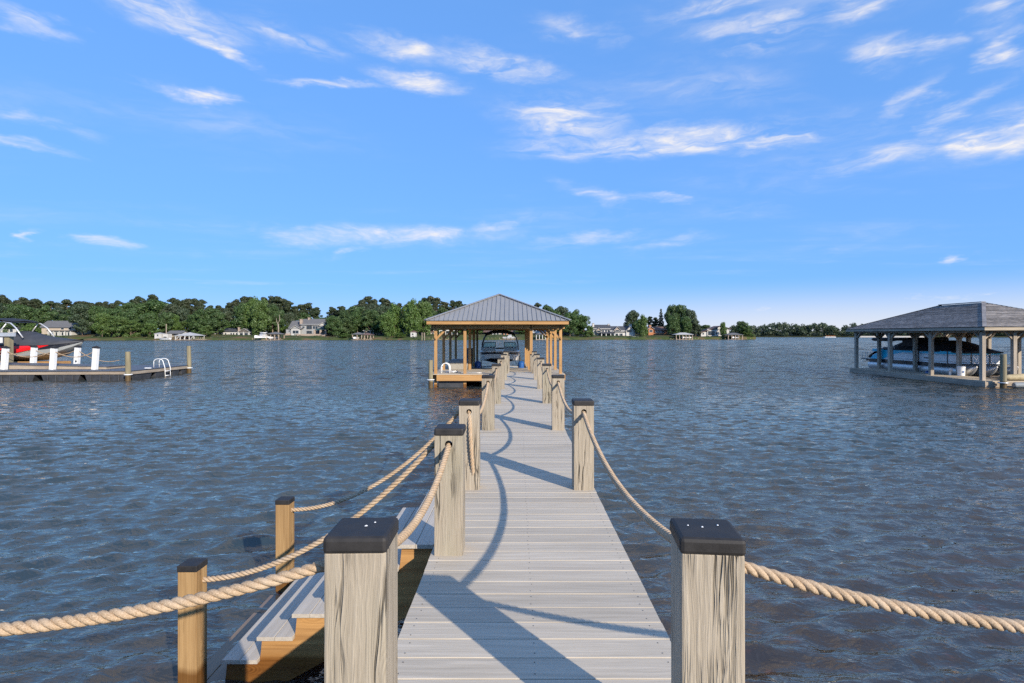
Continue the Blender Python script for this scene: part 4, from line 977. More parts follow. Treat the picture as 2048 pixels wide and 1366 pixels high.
tag(b.build('coiled_line', M['rope'], loc=(22.4,25.2,RZ), smooth=True), 'coiled pale line on the right boathouse floor behind the piling', 'line')
# ------------------------------------------------------------------ far shore
SHORE = [(-700,205),(-300,215),(0,228),(250,235),(500,247),(700,250),(860,252),(1100,262),(1300,272),(1420,278),(1512,283)]
def shoreY(px): return float(np.interp(px, [p for p, _ in SHORE], [y for _, y in SHORE]))
def land_z(px, Y):
    d = Y-shoreY(px); rise = 1.0 if px < 1100 else (0.8 if px < 1380 else 0.55)
    return float(np.interp(d, [-2, 0, 1.2, 6, 25, 60, 200], [-.6, .12, .75, 1.3, 2.6*rise, 4.2*rise, 7*rise]))
def make_shore():
    pxs = list(np.linspace(-700, 1512, 150)); ds = [-2, 0, 1.2, 6, 14, 25, 40, 60, 100, 200]
    vs = []
    for d in ds:
        for i, px in enumerate(pxs):
            Y0 = shoreY(px) + 1.6*math.sin(px*.05) + 1.1*math.sin(px*.13+1)
            k = np.interp(px, [1000, 1300, 1440, 1512], [1, .55, .22, .02])
            Y = Y0+d*(k if d > 0 else 1); vs.append((WX(px, Y0), Y, land_z(px, shoreY(px)+d) + (.15*math.sin(px*.21)*(.5 if d > 1 else .1))))
    n = len(pxs); b = MB()
    for i in range(len(ds)-1):
        for j in range(n-1): b.add([], []); b.f.append((i*n+j, i*n+j+1, (i+1)*n+j+1, (i+1)*n+j)); b.m.append(0 if i < 5 else 1)
    b.v = vs
    tag(b.build('far_shore', [M['bank'], M['forest_floor']], smooth=True), kind='structure')
make_shore()
def distant():
    b = MB(); pxs = list(np.linspace(1150, 3000, 60)); n = len(pxs)
    for (d, z) in ((0,-.4),(3,.6),(30,2.5),(120,5),(400,9)):
        for px in pxs:
            Y0 = np.interp(px, [1150,1500,1720,2100,3000],[680,600,560,500,430]); b.v.append((WX(px, Y0), Y0+d+3*math.sin(px*.03), z))
    for i in range(4):
        for j in range(n-1): b.f.append((i*n+j, i*n+j+1, (i+1)*n+j+1, (i+1)*n+j)); b.m.append(0)
    tag(b.build('distant_shore', M['forest_floor'], smooth=True), kind='structure')
distant()

# ------------------------------------------------------------------ foliage
def leaf_mat(name, c1, c2, c3):
    m, t = new_mat(name)
    oi = t.add('ShaderNodeObjectInfo'); rnd = oi.outputs['Random']
    p = t.add('ShaderNodeTexCoord').outputs['Object']
    n = t.noise(p, 0.55, 3, 0.6); n2 = t.noise(p, 3.5, 2, 0.5)
    c = t.mix(t.maprange(n, .35, .65, 0, 1), c1, c2)
    c = t.mix(t.math('MULTIPLY', rnd, 0.6), c, c3)
    f = t.maprange(n2, .3, .7, .7, 1.35)
    c = t.mix(1.0, c, t.add('ShaderNodeCombineColor', {0: f, 1: f, 2: f}).outputs[0], 'MULTIPLY')
    d = t.add('ShaderNodeBsdfDiffuse', {'Color': c}).outputs[0]
    tr = t.add('ShaderNodeBsdfTranslucent', {'Color': c}).outputs[0]
    g = t.add('ShaderNodeBsdfGlossy', {'Color': (1,1,1,1), 'Roughness': 0.5}).outputs[0]
    a = t.add('ShaderNodeMixShader', {0: 0.32, 1: d, 2: tr}).outputs[0]
    finish(t, t.add('ShaderNodeMixShader', {0: 0.025, 1: a, 2: g}).outputs[0]); return m
M['pine_leaf'] = leaf_mat('pine_needles', (0.038,0.062,0.026), (0.066,0.090,0.038), (0.074,0.080,0.042))
M['leaf'] = leaf_mat('broad_leaves', (0.060,0.118,0.034), (0.100,0.172,0.050), (0.088,0.128,0.056))
M['leaf_bright'] = leaf_mat('spring_leaves', (0.088,0.162,0.036), (0.138,0.226,0.052), (0.120,0.172,0.058))
M['leaf_dull'] = leaf_mat('olive_leaves', (0.052,0.090,0.048), (0.086,0.126,0.068), (0.096,0.112,0.062))
M['bark'] = wood('bark', (0.30,0.23,0.17), (0.14,0.10,0.07), 'z', 6, 0.95, 0.6, 0.02, 0, spread=.15)
M['bark_pale'] = wood('pale_bark', (0.38,0.32,0.25), (0.24,0.19,0.14), 'z', 6, 0.9, 0.3, 0.02, 0, spread=.1)
def leaves_mesh(name, clumps, per, size, mat, seed, flat=1.0, hang=0.0):
    r = np.random.default_rng(seed); C = []
    for (cx_, cy_, cz_, rad) in clumps:
        n = max(6, int(per*rad*rad)); d = r.normal(size=(n,3)); d /= np.linalg.norm(d, axis=1)[:, None]
        rr = rad*(0.55+0.5*r.random(n)**.6)
        P = d*rr[:, None]; P[:,2] *= flat; P[:,2] -= hang*np.abs(r.normal(size=n))*rad
        C.append(np.concatenate([P+np.array([cx_,cy_,cz_]), d], 1))
    C = np.concatenate(C); n = len(C); nr = C[:,3:]+r.normal(size=(n,3))*.55; nr /= np.linalg.norm(nr, axis=1)[:, None]
    a = np.cross(nr, r.normal(size=(n,3))); a /= np.linalg.norm(a, axis=1)[:, None]; bb = np.cross(nr, a)
    s = size*(0.6+0.8*r.random(n))[:, None]; P = C[:, :3]
    v = np.stack([P-a*s, P-bb*s*.62+nr*s*.12, P+a*s, P+bb*s*.62+nr*s*.12], 1).reshape(-1,3).astype(np.float32)
    me = bpy.data.meshes.new(name); me.vertices.add(4*n); me.vertices.foreach_set('co', v.ravel())
    me.loops.add(4*n); me.loops.foreach_set('vertex_index', np.arange(4*n, dtype=np.int32))
    me.polygons.add(n); me.polygons.foreach_set('loop_start', np.arange(n, dtype=np.int32)*4)
    me.update(calc_edges=True); me.materials.append(mat); return me
def trunk_mesh(name, h, r0, limbs, mat, bend=0.3, seed=0):
    rr = random.Random(seed); b = MB(); k = 6; pts = []
    ox = oy = 0
    for i in range(k+1):
        u = i/k; pts.append((ox, oy, -1.2+u*(h+1.2))); ox += rr.uniform(-bend, bend)*.4; oy += rr.uniform(-bend, bend)*.4
    b.tube(pts, [r0*(1.15-.85*i/k) for i in range(k+1)], 7)
    for (z, ang, ln, up) in limbs:
        u = (z+1.2)/(h+1.2); i = min(int(u*k), k-1); p = Vector(pts[i]).lerp(Vector(pts[i+1]), u*k-i)
        d = Vector((math.cos(ang), math.sin(ang), up)); b.tube([p, p+d*ln*.5+Vector((0,0,.1)), p+d*ln+Vector((0,0,.35*ln))], [r0*.42, r0*.28, r0*.1], 5)
    o = b.build(name, mat, smooth=True); me = o.data; bpy.data.objects.remove(o); return me
TPL = {}
def template(kind, i):
    r = random.Random(hash((kind, i)) % 9999 if False else i*31+len(kind)*7); cl = []; lim = []
    if kind == 'pine':
        H = 18.0
        for j in range(26+i % 3*3):
            u = r.random()**.85; z = H*(.42+.54*u); rad = (3.0 if u < .55 else 3.0-2.2*(u-.55)/.45)*r.uniform(.35,1.15); ang = r.uniform(0, 6.28)
            cl.append((math.cos(ang)*rad, math.sin(ang)*rad, z, r.uniform(.9,1.8))); lim.append((z-1.0, ang, rad, .12))
        cl += [(r.uniform(-.7,.7), r.uniform(-.7,.7), H*.965, 1.3), (r.uniform(-1,1), r.uniform(-1,1), H*.90, 1.6)]
        return (leaves_mesh('pine_crown', cl, 92, .30, M['pine_leaf'], i, .62), trunk_mesh('pine_trunk', H*.95, .26, lim[:10], M['bark'], .3, i), H)
    if kind == 'conifer':
        H = 18.0
        for j in range(34):
            u = j/33; z = H*(.14+.84*u); rad = 3.2*(1-u)**.8+.2; ang = j*2.4
            cl.append((math.cos(ang)*rad*.6, math.sin(ang)*rad*.6, z, .55+.9*(1-u)))
        return (leaves_mesh('conifer_crown', cl, 110, .28, M['pine_leaf'], i+50, .6), trunk_mesh('conifer_trunk', H*.95, .25, [], M['bark'], .1, i), H)
    H = 15.0; wide = {'broad': 5.2, 'round': 5.8, 'drape': 4.6, 'shrub': 5.5}[kind]; lo = {'broad': .20, 'round': .12, 'drape': .10, 'shrub': .02}[kind]
    n = {'broad': 46, 'round': 50, 'drape': 54, 'shrub': 38}[kind]
    for j in range(n):
        u = r.random(); z = H*(lo+(1-lo)*u)
        prof = math.sqrt(max(0.02, 1-((u-.42)/.60)**2)) if kind != 'drape' else math.sqrt(max(.05, 1-((u-.5)/.56)**2))
        ang = r.uniform(0, 6.28); rad = wide*prof*r.uniform(.45,.92)*r.choice((1,1,.8,1.08))
        cl.append((math.cos(ang)*rad, math.sin(ang)*rad, z, r.choice((r.uniform(.7,1.2), r.uniform(1.0,1.7), r.uniform(1.4,2.1))))); 
        if j < 12: lim.append((max(H*.2, z-2.5), ang, rad*.8, .5))
    cl += [(r.uniform(-1,1), r.uniform(-1,1), H*.94, 1.5), (0, 0, H*.55, 2.6), (0, 0, H*.75, 2.2)]
    mat = {'broad': M['leaf'], 'round': M['leaf'], 'drape': M['leaf_bright'], 'shrub': M['leaf_bright']}[kind]
    if kind == 'broad' and i % 3 == 1: mat = M['leaf_dull']
    return (leaves_mesh(kind+'_crown', cl, 84, .31, mat, i+100, 1.0 if kind != 'drape' else 1.15, .25 if kind == 'drape' else .05), trunk_mesh(kind+'_trunk', H*.8, .30 if kind != 'shrub' else .18, lim, M['bark'], .5, i), H)
for kd, cnt in (('pine', 5), ('broad', 5), ('round', 3), ('drape', 2), ('shrub', 3), ('conifer', 1)):
    TPL[kd] = [template(kd, i) for i in range(cnt)]

LAND = [(15,'the leftmost white house'),(115,'the beige skylit house'),(240,'the bare red bank'),(370,'the white hip-roofed boathouse'),(455,'the white ranch house'),(610,'the grey chimneyed house'),(722,'the twin-roofed dock pavilion'),(790,'the long dark house'),(880,'the white gabled house'),(995,'the steep white gable'),(1085,'the white two-storey house'),(1225,'the dark-roofed white manor'),(1312,'the orange brick house'),(1375,'the stilted boathouse'),(1430,'the white modern house'),(1480,'the tip of the point')]
TREES = []
KW = {'pine': ('pine_tree','dark pine','pine tree'), 'conifer': ('conifer_tree','pointed conifer','conifer'), 'broad': ('broadleaf_tree','green broadleaf tree','tree'),
      'round': ('broadleaf_tree','round-crowned green tree','tree'), 'drape': ('broadleaf_tree','bright drooping tree','tree'), 'shrub': ('leafy_shrub','bright bushy tree','shrub')}
def tree(kind, px, top, Y, row, wscale=1.0, var=None):
    TREES.append([kind, px, top, Y, row, wscale, var])
def place_trees():
    cnt = {}; tot = {}
    TREES.sort(key=lambda t: t[1])
    def key(t): return (t[0], t[4], min(LAND, key=lambda l: abs(l[0]-t[1]))[1])
    for t in TREES: tot[key(t)] = tot.get(key(t), 0)+1
    for t in TREES:
        kind, px, top, Y, row, ws, var = t; k = key(t); cnt[k] = cnt.get(k, 0)+1
        tpl = TPL[kind][(var if var is not None else random.randrange(99)) % len(TPL[kind])]
        z0 = land_z(px, Y); h = max(2.0, WZ(top, Y)-z0); s = h/(tpl[2]*1.03)
        rowtxt = {'back': 'skyline row behind', 'mid': 'middle row by', 'front': 'on the bank by'}[row]
        name, desc, cat = KW[kind]
        lab = (desc if tot[k] == 1 else '%s %s from left' % (ordn[min(cnt[k]-1, 19)], desc))+', '+rowtxt+' '+k[2]
        o = thing(name, lab, cat, (WX(px, Y), Y, z0), random.uniform(0, 6.28), 'far shore '+{'back':'skyline','mid':'middle row','front':'bank'}[row]+' trees')
        sw = ws*(s*.55+.45*random.uniform(.85,1.15)); o.scale = (sw, sw, s)
        c = bpy.data.objects.new('crown', tpl[0]); COL.objects.link(c); c.parent = o
        tk = bpy.data.objects.new('trunk', tpl[1]); COL.objects.link(tk); tk.parent = o
SKYL = [(-260,590),(-120,592),(-60,590),(0,590),(30,596),(60,593),(85,600),(120,598),(150,600),(190,603),(225,601),(250,596),(280,587),(312,590),(345,597),(380,595),(415,600),(440,606),(462,604),(485,595),(505,588),(530,595),(553,591),(575,600),(597,604),(622,606),(645,622),(662,615),(688,612),(708,600),(735,592),(765,594),(800,598),(830,600),(858,592),(882,594),(908,600),(935,603),(965,606),(1000,606),(1040,608),(1070,606)]
sx_, sy_ = [p for p, _ in SKYL], [y for _, y in SKYL]
px = -140.0
while px < 1080:
    if not (632 < px < 650):
        top = np.interp(px, sx_, sy_)+random.choice((random.uniform(-3, 3), random.uniform(2, 12)))
        tree('pine', px, top, shoreY(px)+random.uniform(48, 85), 'back', random.uniform(.95,1.25))
    px += random.uniform(9, 17)
px = -140.0
while px < 1090:
    top = np.interp(px, sx_, sy_)+random.uniform(13, 26)
    tree(random.choice(('broad','broad','round','broad')), px, top, shoreY(px)+random.uniform(30, 46), 'mid', random.uniform(1.0,1.3))
    px += random.uniform(22, 33)
# understorey close behind the houses closes the view into the wood
px = -140.0
while px < 1090:
    tree('shrub', px, np.interp(px, sx_, sy_)+random.uniform(40, 52), shoreY(px)+random.uniform(27, 36), 'mid', random.uniform(1.1,1.5))
    px += random.uniform(26, 40)
for a in (('round',25,618,20),('broad',165,611,16),('broad',195,614,18),('shrub',62,642,10),('round',225,618,14),('drape',205,628,9),('shrub',238,634,5),('shrub',262,640,6),('round',262,622,14),('broad',292,628,12),('shrub',300,648,7),
          ('broad',335,626,20),('drape',345,630,22),('round',400,622,22),('shrub',412,652,8),('round',435,626,22),('drape',505,598,24),('drape',520,604,18),('broad',486,610,26),('broad',545,612,28),('round',668,634,12),('round',690,628,20),('broad',660,640,20),
          ('broad',715,622,26),('round',742,620,24),('drape',790,610,17),('drape',822,602,14),('drape',848,606,18),('drape',775,628,10),('shrub',800,666,5),('shrub',712,672,5),('shrub',690,671,5),('round',762,632,22)):
    tree(a[0], a[1], a[2], shoreY(a[1])+a[3], 'front', 1.0 if a[0] != 'drape' else .85)
for a in (('broad',1095,613,30),('broad',1125,616,22),('round',1150,622,16),('round',1168,632,14),('broad',1108,622,14),('shrub',1178,652,8),('broad',1140,628,9),
          ('broad',1264,622,38),('drape',1286,632,9),('broad',1278,640,30),('pine',1300,632,36),('pine',1312,634,40),('conifer',1322,616,34),('broad',1345,613,24),('broad',1362,611,22),('broad',1380,622,20),('round',1345,634,10),('broad',1370,634,10),('broad',1392,640,12),
          ('round',1413,650,22),('drape',1447,646,4),('broad',1482,643,8),('broad',1490,647,6),('shrub',1497,662,3),('broad',1405,652,26),('shrub',1358,664,5)):
    tree(a[0], a[1], a[2], shoreY(a[1])+a[3], 'front', .5 if a[1] == 1447 else (.8 if a[1] > 1280 else .95))
place_trees()
# pale bare trunk that stands out in front of the wood
dt = thing('dead_tree', 'pale bare forked trunk standing left of the grey house with chimneys', 'dead tree', (WX(557, 258), 258, land_z(557, 258)))
s = 258/F
MB().tube([(0,0,-1),(0,0,16*s),(-.2,0,26*s)], [.40,.32,.26], 8).build('trunk', M['bark_pale'], dt, smooth=True)
MB().tube([(-.2,0,24*s),(-3.2*s,0,29*s),(-4.5*s,0,37*s)], [.2,.14,.07], 6).build('limb', M['bark_pale'], dt, smooth=True)
MB().tube([(-.2,0,25*s),(2.5*s,0,34*s),(2.0*s,0,44*s)], [.22,.16,.08], 6).build('limb', M['bark_pale'], dt, smooth=True)

# the wood on the distant shore reads as one mass
def distant_wood():
    r = random.Random(5); cl = []
    for i in range(3600):
        px = r.uniform(1300, 2900); Y0 = np.interp(px, [1150,1500,1720,2100,3000],[680,600,560,500,430])
        Y = Y0+r.uniform(3, 40); hgt = 11.5+1.6*math.sin(px*.021)+1.5*math.sin(px*.073+1)+1.0*math.sin(px*.31)+r.uniform(-.8,.8)
        if 1690 < px < 1730: hgt += 2
        z = .6+hgt*r.random()**.85
        cl.append((WX(px, Y), Y, z, r.uniform(1.3,2.6)))
    me = leaves_mesh('distant_wood', cl, 9, .75, M['leaf_dull'], 77)
    o = bpy.data.objects.new('distant_wood', me); COL.objects.link(o)
    tag(o, 'hazy band of woods along the distant shore beyond the point', 'woods', kind='stuff')
distant_wood()
def scrub():
    r = random.Random(9); cl = []
    for i in range(520):
        px = r.uniform(-300, 1500); Y = shoreY(px)+r.uniform(1.5, 14); 
        if r.random() < .5: continue
        cl.append((WX(px, Y), Y, land_z(px, Y)+.2, r.uniform(.3,.9)))
    me = leaves_mesh('bank_scrub', cl, 60, .22, M['leaf_dull'], 78)
    o = bpy.data.objects.new('bank_scrub', me); COL.objects.link(o)
    tag(o, 'low scrub and grass along the far bank', 'scrub', kind='stuff')
scrub()
# ------------------------------------------------------------------ houses and docks on the far shore
M['w_white'] = simple('white_siding', (0.52,0.50,0.465), 0.7, 0, 0.10, .6)
M['w_cream'] = simple('cream_siding', (0.46,0.38,0.29), 0.8, 0, 0.08, .6)
M['w_grey'] = simple('grey_siding', (0.31,0.31,0.30), 0.7, 0, 0.07, .6)
M['w_brick'] = simple('orange_brick', (0.42,0.17,0.075), 0.9, 0, 0.25, 2.0)
M['w_stone'] = simple('field_stone', (0.36,0.28,0.22), 0.9, 0, 0.35, 2.5)
M['w_dark'] = simple('dark_siding', (0.13,0.115,0.10), 0.8, 0, 0.2, .6)
M['r_grey'] = simple('grey_roof', (0.12,0.118,0.118), 0.85, 0, 0.15, 1.5)
M['r_dark'] = simple('dark_roof', (0.055,0.058,0.066), 0.8, 0, 0.2, 1.5)
M['r_brown'] = simple('brown_roof', (0.14,0.085,0.07), 0.85, 0, 0.2, 1.5)
M['r_pale'] = simple('pale_roof', (0.42,0.41,0.39), 0.7, 0, 0.1, 1.5)
M['r_green'] = simple('green_metal_roof', (0.03,0.075,0.07), 0.5, .2, 0.1, 1.5)
M['trim'] = simple('white_trim', (0.55,0.54,0.51), 0.6, 0, .03)
class House:
    """everything is laid out in metres at the house's own distance from a sketch in photo units"""
    def __init__(s, name, label, cat, px, py, Y):
        s.Y = Y; s.ox, s.oz = WX(px, Y), WZ(py, Y); s.px, s.py = px, py; s.k = Y/F
        s.o = thing(name, label, cat, (s.ox, Y, s.oz))
    def x(s, px): return (px-s.px)*s.k
    def z(s, py): return (s.py-py)*s.k
    def wall(s, x0, x1, yt, yb, mat, y0=0.0, dep=8.0, name='wall'):
        return MB().box(s.x(x0), s.x(x1), y0, y0+dep, s.z(yb), s.z(yt)).build(name, M[mat], s.o)
    def gable_x(s, x0, x1, ye, yr, mat, y0=0.0, dep=8.0, ov=.45):
        b = MB(); X0, X1 = s.x(x0)-ov, s.x(x1)+ov; e, r = s.z(ye), s.z(yr); m = y0+dep/2
        b.slab([(X0,y0-ov,e),(X1,y0-ov,e),(X1,m,r),(X0,m,r)], .18); b.slab([(X0,y0+dep+ov,e),(X1,y0+dep+ov,e),(X1,m,r),(X0,m,r)], .18)
        o = b.build('roof', M[mat], s.o)
        g = MB()
        for X in (s.x(x0)+.01, s.x(x1)-.16): g.prism([(X,y0,e-.15),(X,y0+dep,e-.15),(X,m,r-.2)], (.15,0,0))
        g.build('gable_end', M['w_white'], o); return o
    def gable_y(s, x0, x1, ye, yr, mat, wmat, y0=0.0, dep=6.0, ov=.35, trim=True, back=0):
        b = MB(); X0, X1 = s.x(x0), s.x(x1); e, r = s.z(ye), s.z(yr); m = (X0+X1)/2
        b.slab([(X0-ov,y0-ov,e),(m,y0-ov,r),(m,y0+dep,r),(X0-ov,y0+dep,e)], .16); b.slab([(X1+ov,y0-ov,e),(m,y0-ov,r),(m,y0+dep,r),(X1+ov,y0+dep,e)], .16)
        o = b.build('gable_roof', M[mat], s.o)
        MB().prism([(X0,y0+.0,e-.1),(X1,y0+.0,e-.1),(m,y0,r-.22)], (0,.2,0)).build('gable_wall', M[wmat], o)
        if trim:
            t = MB(); t.beam((X0-ov,y0-ov-.05,e-.02),(m,y0-ov-.05,r-.02),.10,.22,(0,1,0)); t.beam((X1+ov,y0-ov-.05,e-.02),(m,y0-ov-.05,r-.02),.10,.22,(0,1,0)); t.build('barge_board', M['trim'], o)
        return o
    def hip(s, x0, x1, ye, yr, mat, y0=0.0, dep=6.0, ov=.4, flat=0.0):
        X0, X1, Y0, Y1 = s.x(x0)-ov, s.x(x1)+ov, y0-ov, y0+dep+ov; e, r = s.z(ye), s.z(yr); q = min((Y1-Y0)/2, (X1-X0)/2-.05-flat); ym = (Y0+Y1)/2
        b = MB(); a, c = (X0+q, ym, r), (X1-q, ym, r)
        for P in ([(X0,Y0,e),(X1,Y0,e),c,a],[(X1,Y1,e),(X0,Y1,e),a,c],[(X0,Y1,e),(X0,Y0,e),a],[(X1,Y0,e),(X1,Y1,e),c]): b.slab(P, .14)
        return b.build('roof', M[mat], s.o)
    def win(s, x0, x1, yt, yb, y0=0.0, frame='trim'):
        X0, X1, Z0, Z1 = s.x(x0), s.x(x1), s.z(yb), s.z(yt); f = .12; b = MB()
        b.box(X0-f,X1+f,y0-.10,y0+.02,Z0-f,Z0); b.box(X0-f,X1+f,y0-.10,y0+.02,Z1,Z1+f); b.box(X0-f,X0,y0-.10,y0+.02,Z0,Z1); b.box(X1,X1+f,y0-.10,y0+.02,Z0,Z1)
        if X1-X0 > 1.6:
            for k in range(1, int((X1-X0)/1.0)): x = X0+(X1-X0)*k/int((X1-X0)/1.0); b.box(x-.05,x+.05,y0-.08,y0+.02,Z0,Z1)
        w = b.build('window', M[frame], s.o); MB().box(X0,X1,y0-.045,y0-.015,Z0,Z1).build('pane', M['pane'], w)
    def posts(s, xs, yt, yb, mat='trim', y0=-1.8, w=.28):
        for x in xs: MB().box(s.x(x)-w/2, s.x(x)+w/2, y0-w/2, y0+w/2, s.z(yb), s.z(yt)).build('column', M[mat], s.o)
    def chimney(s, x0, x1, yt, yb, mat='w_stone', y0=2.0):
        c = MB().box(s.x(x0), s.x(x1), y0, y0+1.3, s.z(yb), s.z(yt)).build('chimney', M[mat], s.o)
        MB().box(s.x(x0)-.12, s.x(x1)+.12, y0-.12, y0+1.42, s.z(yt), s.z(yt)+.18).build('chimney_cap', M['w_stone'], c)

h = House('house', 'beige house with grey roof and three skylights on the left far shore', 'house', 115, 672, 252)
h.wall(83,152,655,676,'w_cream',0,9); h.gable_x(80,155,655,641,'r_grey',0,9); h.wall(112,158,663,676,'w_white',-4,4)
MB().box(h.x(110),h.x(160),-4.6,0.1,h.z(662.6),h.z(661)).build('porch_roof', M['r_dark'], h.o)
for x in (104,121,138):
    X = h.x(x); zz = h.z(649); MB().beam((X,1.35,zz-.75),(X,2.75,zz+.35),1.3,.08,(0,0,1)).build('skylight', M['trim'], h.o)
for x in (122,137): h.win(x,x+6,655.5,659)
for x in range(114,156,6): h.win(x,x+3.4,664.5,671,-4)
h.posts((113,124,135,146,157),662.8,674,'trim',-4.5)
h = House('house', 'white house with dark windows at the left edge of the far shore', 'house', 12, 668, 246)
h.wall(-18,33,657,676,'w_white',0,8); h.hip(-20,35,657,650,'r_dark',0,8)
for x in (-8,8,20): h.win(x,x+6,659,664)
h = House('shed', 'small white panelled shed at the waterline right of the red bank', 'shed', 320, 676, 239)
h.wall(309,322,667,678,'w_white',0,3); h.wall(324,334,668,677,'w_white',.5,3); h.hip(309,322,667,665,'r_pale',0,3,.2)
h.win(314,317,669,672)
h = House('shed', 'open grey-roofed shed behind the white hip-roofed boathouse', 'shed', 348, 676, 244)
h.wall(337,360,666,677,'w_cream',1,4); h.gable_x(334,361,667,661,'r_grey',0,6); h.posts((335,341,359),667,677,'trim',-.2)
h.win(345,354,669,673,1)
h = House('house', 'long white ranch house with dark roof and two gables', 'house', 455, 673, 268)
h.wall(408,430,661,676,'w_white',-1,9); h.gable_y(405,432,661,653.5,'r_dark','w_white',-1,9); h.wall(430,484,663,676,'w_white',0,8); h.gable_x(432,486,663,656,'r_dark',0,8)
h.wall(482,502,665,676,'w_white',-2,9); h.gable_y(480,505,665,657,'r_grey','w_dark',-2,9)
for x in (450,461,466,472): h.win(x,x+3,666,671)
for x in (412,419,425): h.win(x,x+3.4,664,671,-1)
h.win(484,490,666,672,-2); h.win(493,500,666,672,-2); h.chimney(442,445,655,674,'w_stone',-.6); h.chimney(477,480,655,674,'w_stone',-.6)
h.posts((481.5,491.5,503),664,675,'trim',-2.3,.35)
h = House('house', 'large grey gabled house with two stone chimneys and dark porches', 'house', 615, 671, 268)
h.wall(572,602,659,674,'w_grey',0,9); h.gable_x(576,604,657,641,'r_grey',1,10); h.wall(600,650,648,674,'w_grey',1,10); h.gable_x(600,662,650,637,'r_grey',1,10)
h.wall(584,601,658,674,'w_white',-1,3); h.gable_y(583,602,658,651,'r_grey','w_grey',-1,5); h.wall(640,652,654,674,'w_grey',-.5,3); h.gable_y(638,654,651,645,'r_grey','w_white',-.5,5)
h.win(587,599,661,667,-1); h.win(577,580,661,664); h.win(603,608,652.5,656,1); h.win(612,622,652,658,1,'w_dark'); h.win(624,634,652,658,1); h.win(641,646,653,656,-.5)
h.win(612,622,662,667,1,'w_dark'); h.win(626,636,661,667,1,'w_dark')
b = MB(); b.slab([(h.x(634),-4,h.z(660)),(h.x(658),-4,h.z(660)),(h.x(655),1,h.z(654.5)),(h.x(641),1,h.z(654.5))], .15); b.build('porch_roof', M['r_green'], h.o)
h.win(638,645,662,668,-.6,'w_dark'); h.win(647,654,662,668,-.6,'w_dark'); h.posts((635,647,657),660,671,'w_stone',-3.8,.8)
h.wall(601,658,668,675,'w_stone',-5,2,'terrace_wall'); h.wall(571,584,667,675,'w_stone',-.4,1,'stone_base')
h.chimney(597,601.5,638.5,655,'w_stone',1.5); h.chimney(608,611,635,645,'w_stone',5)
h = House('house', 'long low dark house with pale trim half hidden behind trees', 'house', 785, 671, 276)
h.wall(728,842,661,675,'w_dark',0,9); h.gable_x(726,845,661,655,'r_dark',0,9)
for x in (733,750,765,783,800,815): h.win(x,x+8,663,669)
h.posts((730,742,748,760,774,782,798,812,838),661,673,'trim',-1.6,.3); h.wall(728,842,660.6,661.6,'trim',-2,.2,'eave_board')
h = House('shed', 'small pale shed right of the drooping bright trees', 'shed', 826, 674, 258)
h.wall(821,831,664,675,'w_white',0,3.5); h.hip(820,832,664,661,'r_brown',0,3.5,.2)
h.win(824,827,667,670)
h = House('house', 'white gabled house seen through the left posts of the boathouse', 'house', 885, 674, 278)
h.wall(846,872,664,676,'w_cream',0,7); h.gable_x(845,873,664,659,'r_brown',0,7); h.wall(866,915,652,676,'w_white',1,9); h.gable_y(862,880,656,647,'r_grey','w_white',.5,8); h.gable_x(878,916,652,645,'r_grey',1,9)
for x in (851,858,864): h.win(x,x+3.5,666,671)
for x in (882,889,897,905): h.win(x,x+4,654,660,1); h.win(x,x+4,664,671,1)
h.posts((880,892,904,915),661,675,'trim',-1.2); h.wall(879,917,660.6,662,'trim',-1.4,2.6,'balcony')
h = House('house', 'white house with a steep front gable seen above the motor boat', 'house', 992, 675, 282)
h.wall(976,1010,664,677,'w_stone',0,8); h.gable_x(968,1024,664,660,'r_brown',0,8); h.wall(985,999,658,677,'w_white',-1,4); h.gable_y(984,1000,661,653,'r_grey','w_stone',-1,6)
for x in (977,988,994,1003): h.win(x,x+3.5,666,672,-1 if 985 < x < 998 else 0)
h.wall(1007,1016,664,676,'w_brick',-.6,3,'brick_bay'); h.win(1010,1013,666,671,-.6)
h = House('house', 'white two-storey house seen right of the boathouse inner posts', 'house', 1085, 674, 285)
h.wall(1064,1092,656,677,'w_white',0,8); h.hip(1062,1094,656,650,'r_grey',0,8); h.wall(1108,1122,660,677,'w_white',0,7); h.gable_y(1107,1123,660,652,'r_dark','w_white',0,7)
for x in (1067,1074,1082): h.win(x,x+4,658,663); h.win(x,x+4,667,673)
h.win(1112,1118,664,669); h.wall(1063,1093,664.6,666,'trim',-1.5,1.6,'balcony')
h.wall(1124,1142,668,676,'w_dark',0,5); h.gable_x(1123,1144,668,664,'r_dark',0,5); h.posts((1126,1134,1141),668,676,'trim',-.6)
h = House('house', 'large white manor with dark roofs and several gables on the point', 'house', 1228, 673, 284)
h.wall(1187,1222,657,676,'w_white',1,9); h.gable_x(1188,1222,659,649,'r_dark',1,9); h.wall(1220,1270,661,676,'w_white',0,9); h.gable_x(1222,1262,664,652,'r_dark',0,9)
h.gable_y(1192,1203,662,655,'r_dark','w_stone',-.4,5); h.gable_y(1228,1241,661,653,'r_dark','w_stone',-.4,5); h.gable_y(1251,1268,663,653,'r_dark','w_white',-.6,6); h.wall(1252,1267,663,676,'w_white',-.6,4)
h.win(1194,1201,661,665,-.4); h.win(1231,1238,660,663,-.4); h.win(1254,1262,660,664,-.6,'w_dark')
for x in (1205,1211,1216): h.win(x,x+3.4,660,664,1)
for x in (1190,1198,1206,1214,1223,1231,1240,1256): h.win(x,x+5,667,672,-.2 if x > 1220 else .9)
b = MB(); b.slab([(h.x(1200),-4,h.z(666.5)),(h.x(1228),-4,h.z(666.5)),(h.x(1228),1,h.z(664)),(h.x(1200),1,h.z(664))], .15); b.build('porch_roof', M['r_dark'], h.o)
h.posts((1201,1210,1219,1227),666.5,675,'trim',-3.7,.35); h.wall(1192,1268,673,677,'trim',-6,.3,'terrace_rail')
